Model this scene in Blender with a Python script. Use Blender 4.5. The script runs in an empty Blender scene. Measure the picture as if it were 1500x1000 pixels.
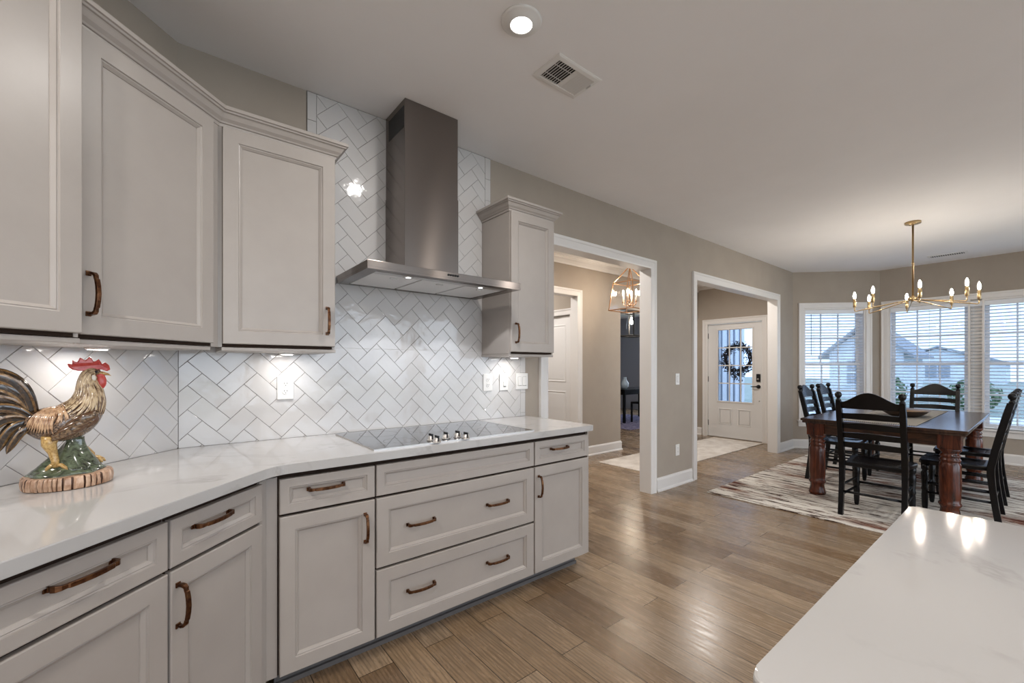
import bpy, bmesh, math, random
from mathutils import Vector, Matrix, noise
R = math.radians
random.seed(7)
scene = bpy.context.scene
COL = scene.collection
S2 = math.sqrt(0.5)

# ------------------------------------------------------------------ camera, world, exposure
CAM_H = 1.29; CAM_Y = -2.50; YAW = 51.313; CEIL = 2.785
cd = bpy.data.cameras.new('camera'); cam = bpy.data.objects.new('camera', cd); COL.objects.link(cam)
cd.sensor_width = 36.0; cd.lens = 624.5 / 1500 * 36.0; cd.shift_y = 36.82 / 1500
cd.clip_start = 0.05; cd.clip_end = 200
cam.location = (0, CAM_Y, CAM_H); cam.rotation_euler = (R(90), 0, R(YAW - 90))
scene.camera = cam
w = bpy.data.worlds.new('overcast_sky'); scene.world = w; w.use_nodes = True
bg = w.node_tree.nodes['Background']; bg.inputs[0].default_value = (0.76, 0.87, 1.0, 1); bg.inputs[1].default_value = 2.05
scene.view_settings.view_transform = 'Standard'; scene.view_settings.look = 'None'
scene.view_settings.gamma = 1.0; scene.view_settings.use_curve_mapping = False
scene.view_settings.exposure = 1.12

# light strengths in one place
P_CAN = 9.5; P_PUCK = 0.33; P_HOOD = 2.7; L_BULB = 108.0; L_LANTERN = 190.0; P_VEST = 11.0; P_FOYER = 12.0
WARM = (1.0, 0.87, 0.74); NEUTRAL = (1.0, 0.95, 0.90); COOL = (0.93, 0.95, 1.0)

# ------------------------------------------------------------------ materials
def mat(name, col, rough=0.5, metal=0.0, spec=0.5, coat=0.0, emit=None, estr=0.0, aniso=0.0):
    m = bpy.data.materials.new(name); m.use_nodes = True
    b = m.node_tree.nodes['Principled BSDF']
    b.inputs['Base Color'].default_value = (*col, 1); b.inputs['Roughness'].default_value = rough
    b.inputs['Metallic'].default_value = metal; b.inputs['Specular IOR Level'].default_value = spec
    b.inputs['Coat Weight'].default_value = coat; b.inputs['Coat Roughness'].default_value = 0.08
    if emit:
        b.inputs['Emission Color'].default_value = (*emit, 1); b.inputs['Emission Strength'].default_value = estr
    if aniso: b.inputs['Anisotropic'].default_value = aniso
    return m
def nt(m): return m.node_tree.nodes, m.node_tree.links, m.node_tree.nodes['Principled BSDF']
def ramp(N, stops, interp='LINEAR'):
    r = N.new('ShaderNodeValToRGB'); r.color_ramp.interpolation = interp
    while len(r.color_ramp.elements) < len(stops): r.color_ramp.elements.new(0.5)
    for e, (p, c) in zip(r.color_ramp.elements, stops): e.position = p; e.color = (*c, 1)
    return r
def mapping(N, L, scale=(1, 1, 1), rot=(0, 0, 0), loc=(0, 0, 0), src='Object'):
    tc = N.new('ShaderNodeTexCoord'); mp = N.new('ShaderNodeMapping')
    mp.inputs['Scale'].default_value = scale; mp.inputs['Rotation'].default_value = rot; mp.inputs['Location'].default_value = loc
    L.new(tc.outputs[src], mp.inputs[0]); return mp
def noise_tex(N, L, mp, scale, detail=4, rough=0.55, dist=0.0):
    n = N.new('ShaderNodeTexNoise'); n.inputs['Scale'].default_value = scale; n.inputs['Detail'].default_value = detail
    n.inputs['Roughness'].default_value = rough; n.inputs['Distortion'].default_value = dist
    L.new(mp.outputs[0], n.inputs['Vector']); return n
def mixc(N, L, a, b, fac, mode='MIX'):
    x = N.new('ShaderNodeMix'); x.data_type = 'RGBA'; x.blend_type = mode
    for sock, v in ((x.inputs[6], a), (x.inputs[7], b), (x.inputs[0], fac)):
        if hasattr(v, 'is_output') or isinstance(v, bpy.types.NodeSocket): L.new(v, sock)
        elif isinstance(v, tuple): sock.default_value = (*v, 1)
        else: sock.default_value = v
    return x.outputs[2]
def bump(N, L, b, h, strength=0.2, dist=0.002):
    n = N.new('ShaderNodeBump'); n.inputs['Strength'].default_value = strength; n.inputs['Distance'].default_value = dist
    L.new(h, n.inputs['Height']); L.new(n.outputs[0], b.inputs['Normal'])
def speckle(m, c1, c2, scale=(8, 8, 8), nscale=6, lo=0.35, hi=0.65, bmp=0.0, detail=5, dist=0.0):
    N, L, b = nt(m); mp = mapping(N, L, scale); n = noise_tex(N, L, mp, nscale, detail, 0.6, dist)
    r = ramp(N, [(lo, c1), (hi, c2)]); L.new(n.outputs['Fac'], r.inputs[0]); L.new(r.outputs[0], b.inputs['Base Color'])
    if bmp: bump(N, L, b, n.outputs['Fac'], bmp, 0.003)
    return m

M = {}
M['wall'] = speckle(mat('greige_wall_paint', (0.5, 0.46, 0.41), 0.75, spec=0.25), (0.365, 0.316, 0.266), (0.388, 0.338, 0.285), (1, 1, 1), 3)
M['wall_blue'] = mat('blue_grey_wall_paint', (0.36, 0.38, 0.44), 0.8, spec=0.2)
M['ceiling'] = speckle(mat('ceiling_paint', (0.72, 0.69, 0.66), 0.9, spec=0.1), (0.89, 0.88, 0.88), (0.91, 0.90, 0.90), (1, 1, 1), 2)
M['trim'] = mat('white_trim_paint', (0.74, 0.72, 0.70), 0.35)
M['door_paint'] = mat('white_door_paint', (0.74, 0.73, 0.72), 0.4)
M['cab'] = speckle(mat('cream_cabinet_paint', (0.56, 0.515, 0.475), 0.33, spec=0.45), (0.385, 0.349, 0.320), (0.405, 0.368, 0.338), (2, 2, 2), 3)
M['cab_gap_shade'] = mat('cabinet_gap_shade_brown', (0.035, 0.022, 0.016), 0.8, spec=0.1)  # dark brown that paints the shade in gaps around drawers and doors
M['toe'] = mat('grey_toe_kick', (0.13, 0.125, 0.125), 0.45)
M['tile'] = mat('white_glazed_tile', (0.60, 0.585, 0.575), 0.07, spec=0.55)
N, L, b = nt(M['tile']); mp = mapping(N, L, (1, 1, 1)); n_ = noise_tex(N, L, mp, 16, 2); bump(N, L, b, n_.outputs['Fac'], 0.35, 0.004)
M['grout'] = mat('grey_grout', (0.16, 0.15, 0.14), 0.85, spec=0.1)
M['steel'] = mat('brushed_stainless_steel', (0.20, 0.172, 0.154), 0.23, 1.0, aniso=0.97)
N, L, b = nt(M['steel']); tg = N.new('ShaderNodeTangent'); tg.direction_type = 'RADIAL'; tg.axis = 'Z'; L.new(tg.outputs[0], b.inputs['Tangent'])
b.inputs['Anisotropic Rotation'].default_value = 0.25
M['steel_plain'] = mat('satin_steel', (0.55, 0.53, 0.51), 0.3, 1.0)
M['filter'] = mat('aluminium_filter_mesh', (0.78, 0.78, 0.78), 0.55, 0.35)
M['dark_metal'] = mat('dark_metal', (0.03, 0.03, 0.032), 0.4, 0.8)
M['black_glass'] = mat('black_cooktop_glass', (0.008, 0.008, 0.010), 0.03, spec=0.9, coat=0.5)
M['mark'] = mat('grey_printed_ring', (0.16, 0.16, 0.17), 0.2)
M['bronze'] = speckle(mat('antique_bronze', (0.20, 0.085, 0.04), 0.3, 0.95), (0.075, 0.032, 0.018), (0.20, 0.095, 0.045), (20, 20, 20), 3)
M['brass_edge'] = mat('worn_brass', (0.42, 0.27, 0.09), 0.28, 1.0)
M['brass'] = mat('brushed_brass', (0.50, 0.36, 0.19), 0.3, 1.0)
M['copper_gold'] = mat('rose_gold_metal', (0.62, 0.36, 0.20), 0.3, 1.0)
M['white_plastic'] = mat('white_plastic', (0.80, 0.79, 0.77), 0.3)
M['slot'] = mat('dark_slot', (0.03, 0.03, 0.03), 0.6)
M['black_wood'] = mat('black_painted_wood', (0.0035, 0.0035, 0.0045), 0.25, spec=0.3)
M['black_matte'] = mat('black_matte', (0.012, 0.012, 0.014), 0.5)
M['blind'] = mat('white_blind_slat', (0.80, 0.83, 0.88), 0.45)
M['lens'] = mat('lit_lens', (1, 1, 1), 0.5, emit=NEUTRAL, estr=6.0)
M['lens_cool'] = mat('lit_hood_lens', (1, 1, 1), 0.5, emit=COOL, estr=6.0)
M['bulb'] = mat('lit_candle_bulb', (1, 1, 1), 0.5, emit=(1.0, 0.90, 0.77), estr=L_BULB)
M['bulb2'] = mat('lit_lantern_bulb', (1, 1, 1), 0.5, emit=(1.0, 0.84, 0.66), estr=L_LANTERN)
M['pearl'] = mat('ivory_candle_sleeve', (0.75, 0.62, 0.5), 0.4)

def glass_mat(name, tint=(1, 1, 1), refl=0.9):
    m = bpy.data.materials.new(name); m.use_nodes = True; N = m.node_tree.nodes; L = m.node_tree.links
    N.remove(N['Principled BSDF']); out = N['Material Output']
    t = N.new('ShaderNodeBsdfTransparent'); t.inputs[0].default_value = (*tint, 1)
    g = N.new('ShaderNodeBsdfGlossy'); g.inputs['Roughness'].default_value = 0.01; g.inputs[0].default_value = (refl,) * 3 + (1,)
    f = N.new('ShaderNodeFresnel'); ge = N.new('ShaderNodeNewGeometry'); ma = N.new('ShaderNodeMath'); ma.operation = 'MULTIPLY_ADD'
    ma.inputs[1].default_value = 1 / 1.45 - 1.45; ma.inputs[2].default_value = 1.45; L.new(ge.outputs['Backfacing'], ma.inputs[0]); L.new(ma.outputs[0], f.inputs[0])
    x = N.new('ShaderNodeMixShader'); L.new(f.outputs[0], x.inputs[0]); L.new(t.outputs[0], x.inputs[1]); L.new(g.outputs[0], x.inputs[2])
    L.new(x.outputs[0], out.inputs[0]); return m
M['glass'] = glass_mat('clear_window_glass')
M['glass_tint'] = glass_mat('blue_tinted_window_glass', (0.57, 0.64, 0.74))

# quartz
def quartz(name):
    m = mat(name, (0.74, 0.72, 0.70), 0.085, spec=0.45); N, L, b = nt(m)
    mp = mapping(N, L, (1, 1, 1)); n1 = noise_tex(N, L, mp, 1.6, 6, 0.62, 0.9)
    r1 = ramp(N, [(0.47, (0, 0, 0)), (0.5, (1, 1, 1)), (0.53, (0, 0, 0))]); L.new(n1.outputs['Fac'], r1.inputs[0])
    n2 = noise_tex(N, L, mp, 3.2, 5, 0.6); r2 = ramp(N, [(0.42, (0, 0, 0)), (0.66, (1, 1, 1))]); L.new(n2.outputs['Fac'], r2.inputs[0])
    mm = N.new('ShaderNodeMath'); mm.operation = 'MULTIPLY'; L.new(r1.outputs[0], mm.inputs[0]); L.new(r2.outputs[0], mm.inputs[1])
    m2 = N.new('ShaderNodeMath'); m2.operation = 'MULTIPLY'; L.new(mm.outputs[0], m2.inputs[0]); m2.inputs[1].default_value = 0.6
    n3 = noise_tex(N, L, mp, 2.0, 3); base = mixc(N, L, (0.445, 0.434, 0.425), (0.48, 0.468, 0.458), n3.outputs['Fac'])
    c = mixc(N, L, base, (0.30, 0.285, 0.275), m2.outputs[0]); L.new(c, b.inputs['Base Color']); return m
M['quartz'] = quartz('white_veined_quartz')

# hardwood floor: planks run along Y
def floor_mat():
    m = mat('oak_plank_floor', (0.2, 0.14, 0.09), 0.3, spec=0.45); N, L, b = nt(m)
    mp = mapping(N, L, (1, 1, 1), (0, 0, R(90)))
    br = N.new('ShaderNodeTexBrick'); br.offset = 0.37; br.squash = 1.0
    br.inputs['Scale'].default_value = 1.0; br.inputs['Brick Width'].default_value = 1.15; br.inputs['Row Height'].default_value = 0.152
    br.inputs['Mortar Size'].default_value = 0.0019; br.inputs['Mortar Smooth'].default_value = 0.3; br.inputs['Bias'].default_value = 0.0
    br.inputs['Color1'].default_value = (0, 0, 0, 1); br.inputs['Color2'].default_value = (1, 1, 1, 1); br.inputs['Mortar'].default_value = (0.5, 0.5, 0.5, 1)
    L.new(mp.outputs[0], br.inputs['Vector'])
    sh = ramp(N, [(0.0, (0.175, 0.112, 0.064)), (0.25, (0.245, 0.166, 0.098)), (0.5, (0.300, 0.209, 0.128)), (0.75, (0.285, 0.208, 0.138)), (1.0, (0.35, 0.251, 0.160))])
    L.new(br.outputs['Color'], sh.inputs[0])
    # per plank offset for the grain
    va = N.new('ShaderNodeVectorMath'); va.operation = 'MULTIPLY_ADD'; L.new(br.outputs['Color'], va.inputs[0]); va.inputs[1].default_value = (7, 13, 5); L.new(mp.outputs[0], va.inputs[2])
    m2 = N.new('ShaderNodeMapping'); m2.inputs['Scale'].default_value = (2.4, 17, 1); L.new(va.outputs[0], m2.inputs[0])
    g = noise_tex(N, L, m2, 2.2, 7, 0.65, 0.6); gr = ramp(N, [(0.28, (0.56,) * 3), (0.52, (0.95,) * 3), (0.8, (1.22,) * 3)]); L.new(g.outputs['Fac'], gr.inputs[0])
    m3 = N.new('ShaderNodeMapping'); m3.inputs['Scale'].default_value = (0.5, 5.0, 1); L.new(va.outputs[0], m3.inputs[0])
    wv = N.new('ShaderNodeTexWave'); wv.wave_type = 'RINGS'; wv.inputs['Scale'].default_value = 3.6; wv.inputs['Distortion'].default_value = 7.5; wv.inputs['Detail'].default_value = 2; wv.inputs['Detail Scale'].default_value = 1.0
    L.new(m3.outputs[0], wv.inputs['Vector']); wr = ramp(N, [(0.0, (0.62,) * 3), (0.30, (0.96,) * 3), (1.0, (1.08,) * 3)]); L.new(wv.outputs['Fac'], wr.inputs[0])
    c = mixc(N, L, sh.outputs[0], gr.outputs[0], 0.75, 'MULTIPLY'); c = mixc(N, L, c, wr.outputs[0], 0.8, 'MULTIPLY')
    n4 = noise_tex(N, L, mp, 0.9, 3); r4 = ramp(N, [(0.3, (0.86, 0.86, 0.88)), (0.7, (1.1, 1.08, 1.05))]); L.new(n4.outputs['Fac'], r4.inputs[0])
    c = mixc(N, L, c, r4.outputs[0], 0.8, 'MULTIPLY')
    c = mixc(N, L, c, (0.03, 0.02, 0.013), br.outputs['Fac']); L.new(c, b.inputs['Base Color'])
    rr = ramp(N, [(0.3, (0.19,) * 3), (0.7, (0.33,) * 3)]); L.new(g.outputs['Fac'], rr.inputs[0]); L.new(rr.outputs[0], b.inputs['Roughness'])
    bump(N, L, b, g.outputs['Fac'], 0.12, 0.002); return m
M['floor'] = floor_mat()

def rug_mat():
    m = mat('streaked_woven_rug', (0.6, 0.55, 0.5), 0.95, spec=0.05); N, L, b = nt(m)
    mp = mapping(N, L, (5.2, 0.75, 1)); n1 = noise_tex(N, L, mp, 3.6, 9, 0.78, 0.5)
    r1 = ramp(N, [(0.40, (0.015, 0.012, 0.012)), (0.435, (0.10, 0.055, 0.04)), (0.455, (0.30, 0.24, 0.20)), (0.48, (0.64, 0.60, 0.54)), (0.60, (0.76, 0.72, 0.66)), (0.66, (0.16, 0.14, 0.14))])
    L.new(n1.outputs['Fac'], r1.inputs[0])
    mp2 = mapping(N, L, (1.5, 0.5, 1), loc=(3, 1, 0)); n2 = noise_tex(N, L, mp2, 1.4, 5, 0.6); r2 = ramp(N, [(0.49, (0, 0, 0)), (0.60, (1, 1, 1))]); L.new(n2.outputs['Fac'], r2.inputs[0])
    mp3 = mapping(N, L, (5, 0.9, 1), loc=(5, 2, 0)); n3 = noise_tex(N, L, mp3, 4, 8, 0.76); r3 = ramp(N, [(0.42, (0.035, 0.012, 0.010)), (0.50, (0.17, 0.05, 0.03)), (0.55, (0.42, 0.30, 0.22)), (0.60, (0.70, 0.65, 0.58))]); L.new(n3.outputs['Fac'], r3.inputs[0])
    c = mixc(N, L, r1.outputs[0], r3.outputs[0], r2.outputs[0]); L.new(c, b.inputs['Base Color']); return m
M['rug'] = rug_mat()
M['rug_pale'] = speckle(mat('pale_faded_rug', (0.5, 0.46, 0.42), 0.95, spec=0.05), (0.50, 0.45, 0.40), (0.70, 0.66, 0.61), (2.5, 2.5, 1), 2.2, 0.32, 0.62)
M['rug_blue'] = speckle(mat('blue_violet_rug', (0.1, 0.1, 0.2), 0.95, spec=0.05), (0.05, 0.06, 0.16), (0.30, 0.27, 0.36), (4, 4, 1), 4)

def wood(name, c1, c2, rough=0.3, scale=(1, 14, 14), coat=0.0):
    m = mat(name, c1, rough, spec=0.45, coat=coat); N, L, b = nt(m); mp = mapping(N, L, scale); n = noise_tex(N, L, mp, 2.4, 6, 0.6, 1.0)
    r = ramp(N, [(0.34, c1), (0.66, c2)]); L.new(n.outputs['Fac'], r.inputs[0]); L.new(r.outputs[0], b.inputs['Base Color']); return m
M['table_top'] = wood('dark_walnut_tabletop', (0.026, 0.015, 0.012), (0.07, 0.036, 0.022), 0.2, (1, 9, 1))
M['table_leg'] = wood('red_brown_turned_wood', (0.020, 0.006, 0.004), (0.145, 0.034, 0.013), 0.22, (12, 12, 1))
M['table_apron'] = wood('dark_brown_apron_wood', (0.018, 0.008, 0.005), (0.10, 0.040, 0.018), 0.35, (3, 3, 20))
M['bowl_wood'] = wood('light_bowl_wood', (0.30, 0.17, 0.085), (0.46, 0.28, 0.16), 0.45, (2, 20, 20))
M['bowl_dark'] = wood('dark_bowl_underside', (0.03, 0.017, 0.010), (0.075, 0.04, 0.022), 0.5, (2, 20, 20))
def runner_mat():
    m = mat('black_and_cream_weave', (0.5, 0.45, 0.4), 0.9, spec=0.1); N, L, b = nt(m); mp = mapping(N, L, (1, 1, 1), (0, 0, R(45)))
    ch = N.new('ShaderNodeTexChecker'); ch.inputs['Scale'].default_value = 95; ch.inputs[1].default_value = (0.02, 0.02, 0.02, 1); ch.inputs[2].default_value = (0.58, 0.54, 0.48, 1)
    L.new(mp.outputs[0], ch.inputs[0]); L.new(ch.outputs[0], b.inputs['Base Color']); return m
M['runner'] = runner_mat()
# rooster glazes
M['rc_tan'] = speckle(mat('tan_glaze', (0.5, 0.3, 0.15), 0.22, coat=0.6), (0.20, 0.085, 0.035), (0.62, 0.40, 0.235), (70, 70, 26), 1.6, 0.36, 0.56)
M['rc_neck'] = speckle(mat('straw_glaze', (0.5, 0.36, 0.18), 0.22, coat=0.6), (0.17, 0.09, 0.035), (0.60, 0.45, 0.27), (80, 80, 24), 1.6, 0.36, 0.55)
M['rc_brown'] = speckle(mat('speckled_brown_glaze', (0.12, 0.07, 0.04), 0.22, coat=0.6), (0.035, 0.018, 0.012), (0.34, 0.22, 0.14), (110, 110, 110), 2.2, 0.38, 0.66)
M['rc_wing'] = speckle(mat('dark_wing_glaze', (0.1, 0.06, 0.03), 0.22, coat=0.6), (0.035, 0.020, 0.012), (0.27, 0.17, 0.09), (60, 60, 60), 2.2, 0.36, 0.66)
M['rc_tail'] = speckle(mat('dark_tail_glaze', (0.05, 0.03, 0.02), 0.16, coat=0.8), (0.012, 0.008, 0.006), (0.085, 0.045, 0.018), (38, 38, 38), 2.0, 0.40, 0.74)
M['rc_red'] = speckle(mat('red_glaze', (0.5, 0.05, 0.04), 0.3, coat=0.4), (0.46, 0.030, 0.028), (0.58, 0.085, 0.065), (30, 30, 30), 2)
M['rc_yellow'] = speckle(mat('ochre_glaze', (0.5, 0.3, 0.08), 0.3, coat=0.4), (0.32, 0.17, 0.04), (0.62, 0.42, 0.16), (90, 90, 90), 2)
M['rc_green'] = speckle(mat('green_glaze', (0.06, 0.09, 0.05), 0.14, coat=0.8), (0.025, 0.028, 0.018), (0.13, 0.165, 0.10), (22, 22, 34), 1.8, 0.36, 0.62, dist=1.2)
M['rc_bark'] = speckle(mat('bark_glaze', (0.5, 0.3, 0.2), 0.4, coat=0.2), (0.30, 0.155, 0.085), (0.60, 0.41, 0.285), (30, 30, 12), 2)
M['rc_groove'] = mat('dark_bark_groove', (0.06, 0.025, 0.013), 0.5)
M['rc_ear'] = mat('white_earlobe_glaze', (0.68, 0.64, 0.56), 0.25)
M['wreath_leaf'] = mat('dark_dried_leaf', (0.030, 0.026, 0.030), 0.7)
M['wreath_berry'] = mat('dark_red_berry', (0.060, 0.018, 0.018), 0.5)
M['wreath_twig'] = mat('brown_twig', (0.05, 0.034, 0.026), 0.8)
M['lawn'] = speckle(mat('lawn', (0.2, 0.3, 0.15), 0.95), (0.27, 0.31, 0.25), (0.36, 0.39, 0.33), (1, 1, 1), 1.5)
M['concrete'] = mat('pale_concrete', (0.74, 0.73, 0.72), 0.9)
M['siding'] = mat('white_siding', (0.80, 0.81, 0.83), 0.7)
M['roof'] = speckle(mat('grey_shingles', (0.3, 0.31, 0.33), 0.9), (0.26, 0.27, 0.29), (0.40, 0.41, 0.43), (3, 3, 3), 3)
M['out_window'] = mat('grey_window_pane', (0.30, 0.33, 0.37), 0.2)
M['leaf_green'] = speckle(mat('shrub_leaves', (0.1, 0.2, 0.06), 0.8), (0.06, 0.11, 0.05), (0.20, 0.29, 0.14), (6, 6, 6), 3)
M['bare_twig'] = mat('grey_branch', (0.22, 0.22, 0.22), 0.9)

# ------------------------------------------------------------------ helpers
def newobj(name, data, parent=None, loc=(0, 0, 0), rz=0):
    o = bpy.data.objects.new(name, data); COL.objects.link(o); o.location = loc; o.rotation_euler = (0, 0, rz)
    if parent: o.parent = parent
    return o
def tag(o, label, cat, group=None):
    o['label'] = label; o['category'] = cat
    if group: o['group'] = group
    return o
def thing(name, label, cat, loc=(0, 0, 0), rz=0, group=None):
    return tag(newobj(name, None, None, loc, rz), label, cat, group)

class MB:
    def __init__(s): s.v = []; s.f = []; s.mi = []; s.sm = []; s.cur = 0; s.smooth = False
    def add(s, vs, fs):
        o = len(s.v); s.v += [tuple(p) for p in vs]
        for f in fs: s.f.append(tuple(o + i for i in f)); s.mi.append(s.cur); s.sm.append(s.smooth)
    def box(s, x0, x1, y0, y1, z0, z1, bv=0.0):
        x0, x1 = min(x0, x1), max(x0, x1); y0, y1 = min(y0, y1), max(y0, y1); z0, z1 = min(z0, z1), max(z0, z1)
        if bv <= 0:
            vs = [(x, y, z) for z in (z0, z1) for y in (y0, y1) for x in (x0, x1)]
            s.add(vs, [(0, 2, 3, 1), (4, 5, 7, 6), (0, 1, 5, 4), (2, 6, 7, 3), (0, 4, 6, 2), (1, 3, 7, 5)]); return
        bm = bmesh.new(); vs = [bm.verts.new((x, y, z)) for z in (z0, z1) for y in (y0, y1) for x in (x0, x1)]
        for f in [(0, 2, 3, 1), (4, 5, 7, 6), (0, 1, 5, 4), (2, 6, 7, 3), (0, 4, 6, 2), (1, 3, 7, 5)]: bm.faces.new([vs[i] for i in f])
        bmesh.ops.bevel(bm, geom=bm.edges[:], offset=bv, segments=2, affect='EDGES', profile=0.5)
        s.frombm(bm)
    def frombm(s, bm):
        bm.verts.index_update(); s.add([v.co[:] for v in bm.verts], [[v.index for v in f.verts] for f in bm.faces]); bm.free()
    def prism(s, poly, z0, z1, T=None):
        n = len(poly); vs = [(x, y, z0) for x, y in poly] + [(x, y, z1) for x, y in poly]
        if T: vs = [T(Vector(p)) for p in vs]
        s.add(vs, [tuple(range(n - 1, -1, -1)), tuple(range(n, 2 * n))] + [(i, (i + 1) % n, n + (i + 1) % n, n + i) for i in range(n)])
    def rings(s, rings, cap0=True, cap1=True, closed=True):
        n = len(rings[0]); vs = [p for r in rings for p in r]; fs = []
        for k in range(len(rings) - 1):
            for i in range(n if closed else n - 1):
                j = (i + 1) % n; fs.append((k * n + i, k * n + j, (k + 1) * n + j, (k + 1) * n + i))
        if cap0: fs.append(tuple(range(n - 1, -1, -1)))
        if cap1: fs.append(tuple((len(rings) - 1) * n + i for i in range(n)))
        s.add(vs, fs)
    def lathe(s, prof, c=(0, 0, 0), seg=20, axis='z', sx=1.0, sy=1.0):
        rs = []
        for r, h in prof:
            ring = []
            for i in range(seg):
                a = 2 * math.pi * i / seg; p = (r * sx * math.cos(a), r * sy * math.sin(a), h)
                if axis == 'y': p = (p[0], h, p[1])
                elif axis == 'x': p = (h, p[0], p[1])
                ring.append((p[0] + c[0], p[1] + c[1], p[2] + c[2]))
            rs.append(ring)
        s.rings(rs)
    def tube(s, pts, rad, seg=10, flat=1.0, up=(0, 0, 1)):
        pts = [Vector(p) for p in pts]; n = len(pts); rs = []; up = Vector(up)
        rad = rad if isinstance(rad, (list, tuple)) else [rad] * n; prev = None
        for i, p in enumerate(pts):
            t = (pts[min(i + 1, n - 1)] - pts[max(i - 1, 0)]).normalized()
            if prev is None:
                a = t.cross(up)
                if a.length < 1e-4: a = t.cross(Vector((1, 0, 0)))
                a.normalize()
            else: a = (prev - t * prev.dot(t)).normalized()
            prev = a; bb = t.cross(a)
            rs.append([p + a * rad[i] * math.cos(2 * math.pi * k / seg) + bb * rad[i] * flat * math.sin(2 * math.pi * k / seg) for k in range(seg)])
        s.rings(rs)
    def ball(s, c, r, seg=14, rr=8, sc=(1, 1, 1)):
        s.lathe([(max(1e-4, r * math.sin(math.pi * i / rr)), -r * math.cos(math.pi * i / rr) * sc[2]) for i in range(rr + 1)], c, seg, 'z', sc[0], sc[1])
    def build(s, name, mats, parent=None, loc=(0, 0, 0), rz=0, bevel=0.0, world_inv=None, fixn=True):
        me = bpy.data.meshes.new(name); vs = s.v
        if world_inv is not None: vs = [world_inv @ Vector(p) for p in vs]
        me.from_pydata([tuple(p) for p in vs], [], s.f)
        for m in (mats if isinstance(mats, (list, tuple)) else [mats]): me.materials.append(m)
        for p, mi, sm in zip(me.polygons, s.mi, s.sm): p.material_index = mi; p.use_smooth = sm
        if fixn:
            bm = bmesh.new(); bm.from_mesh(me); bmesh.ops.recalc_face_normals(bm, faces=bm.faces[:]); bm.to_mesh(me); bm.free()
        me.update(); o = newobj(name, me, parent, loc, rz)
        if bevel:
            md = o.modifiers.new('bevel', 'BEVEL'); md.width = bevel; md.segments = 2; md.limit_method = 'ANGLE'; md.angle_limit = R(40)
        return o
def inv(o):
    bpy.context.view_layer.update(); return o.matrix_world.inverted()
def struct(o): o['kind'] = 'structure'; return o
def light(name, kind, parent, loc, power, col, size=0.05, rot=(0, 0, 0), spread=None, spot=None, blend=0.2):
    ld = bpy.data.lights.new(name, kind); ld.energy = power; ld.color = col
    if kind == 'AREA':
        ld.shape = 'DISK'; ld.size = size
        if spread: ld.spread = R(spread)
    else: ld.shadow_soft_size = size
    if kind == 'SPOT': ld.spot_size = R(spot); ld.spot_blend = blend
    o = newobj(name, ld, parent, loc); o.rotation_euler = rot; return o

# ------------------------------------------------------------------ room shell
WT = 0.12; OPZ = 2.30
def xy_slab(name, poly, z0, z1, m):
    b = MB(); b.prism(poly, z0, z1); return struct(b.build(name, m))
xy_slab('floor', [(-3.2, -7.2), (7.85, -7.2), (7.85, -4.2), (8.74, -3.25), (8.74, -0.8), (7.97, -0.02), (11.3, -0.02), (11.3, 7.0), (-0.3, 7.0), (-0.3, 0.2), (-3.2, -2.8)], -0.12, 0.0, M['floor'])
xy_slab('ceiling', [(-3.3, -7.3), (8.9, -7.3), (8.9, -0.15), (8.05, -0.02), (8.05, 2.26), (11.5, 2.26), (11.5, 7.2), (-3.3, 7.2)], CEIL, CEIL + 0.15, M['ceiling'])

b = MB()
O1 = (2.345, 3.81); O2 = (4.69, 7.07)
b.box(0.025, O1[0], 0, WT, 0, CEIL); b.box(O1[0], O1[1], 0, WT, OPZ, CEIL); b.box(O1[1], O2[0], 0, WT, 0, CEIL)
b.box(O2[0], O2[1], 0, WT, OPZ, CEIL); b.box(O2[1], 7.72, 0, WT, 0, CEIL)
wall_main = struct(b.build('wall_back', M['wall']))
# diagonal kitchen wall
b = MB(); C0 = (0.025, 0.0); sD = -3.05
def Dp(s, off, z=0): return Vector((C0[0] + s * S2 + off * S2, C0[1] + s * S2 - off * S2, z))
b.prism([Dp(0, 0)[:2], Dp(sD, 0)[:2], Dp(sD - 0.1, -WT)[:2], Dp(0.05, -WT)[:2]], 0, CEIL)
wall_diag = struct(b.build('wall_left', M['wall']))
# rear part of the kitchen, behind the camera, with wide window openings added to let in fill daylight
e0 = Dp(sD, 0)
b = MB(); b.box(e0.x - WT, e0.x, -7.0, e0.y + 0.02, 0, CEIL); struct(b.build('wall_rear_left', M['wall']))
b = MB(); b.box(e0.x - WT, 7.85, -7.12, -7.0, 0, 0.06); b.box(e0.x - WT, 7.85, -7.12, -7.0, 2.5, CEIL)
for x0, x1 in ((e0.x - WT, -1.5), (1.3, 1.6), (4.4, 4.7), (7.5, 7.85)): b.box(x0, x1, -7.12, -7.0, 0.06, 2.5)
struct(b.build('wall_rear', M['wall']))
# bay of the dining area
WZ0, WZ1 = 0.45, 2.21
def wall_strip(b, p0, p1, holes, t=0.14, z1=CEIL):
    p0 = Vector(p0); p1 = Vector(p1); d = (p1 - p0).normalized(); n = Vector((-d.y, d.x)); ln = (p1 - p0).length
    def seg(a, c, za, zc):
        q = [p0 + d * a, p0 + d * c, p0 + d * c + n * t, p0 + d * a + n * t]; b.prism([tuple(v) for v in q], za, zc)
    x = 0
    for h0, h1, z0, zz in holes:
        seg(x, h0, 0, z1); seg(h0, h1, 0, z0); seg(h0, h1, zz, z1); x = h1
    seg(x, ln, 0, z1)
BA = (7.72, 0.0); BB = (8.62, -0.90); BC = (8.62, -3.20); BD = (7.72, -4.10)
W1 = (0.165, 1.065)            # window on the first 45 degree wall, along s
WY = (-1.0, -1.86, -1.97, -2.83)   # two windows on the long bay wall
b = MB(); wall_strip(b, BA, BB, [(W1[0], W1[1], WZ0, WZ1)]); struct(b.build('wall_bay_left', M['wall']))
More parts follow.
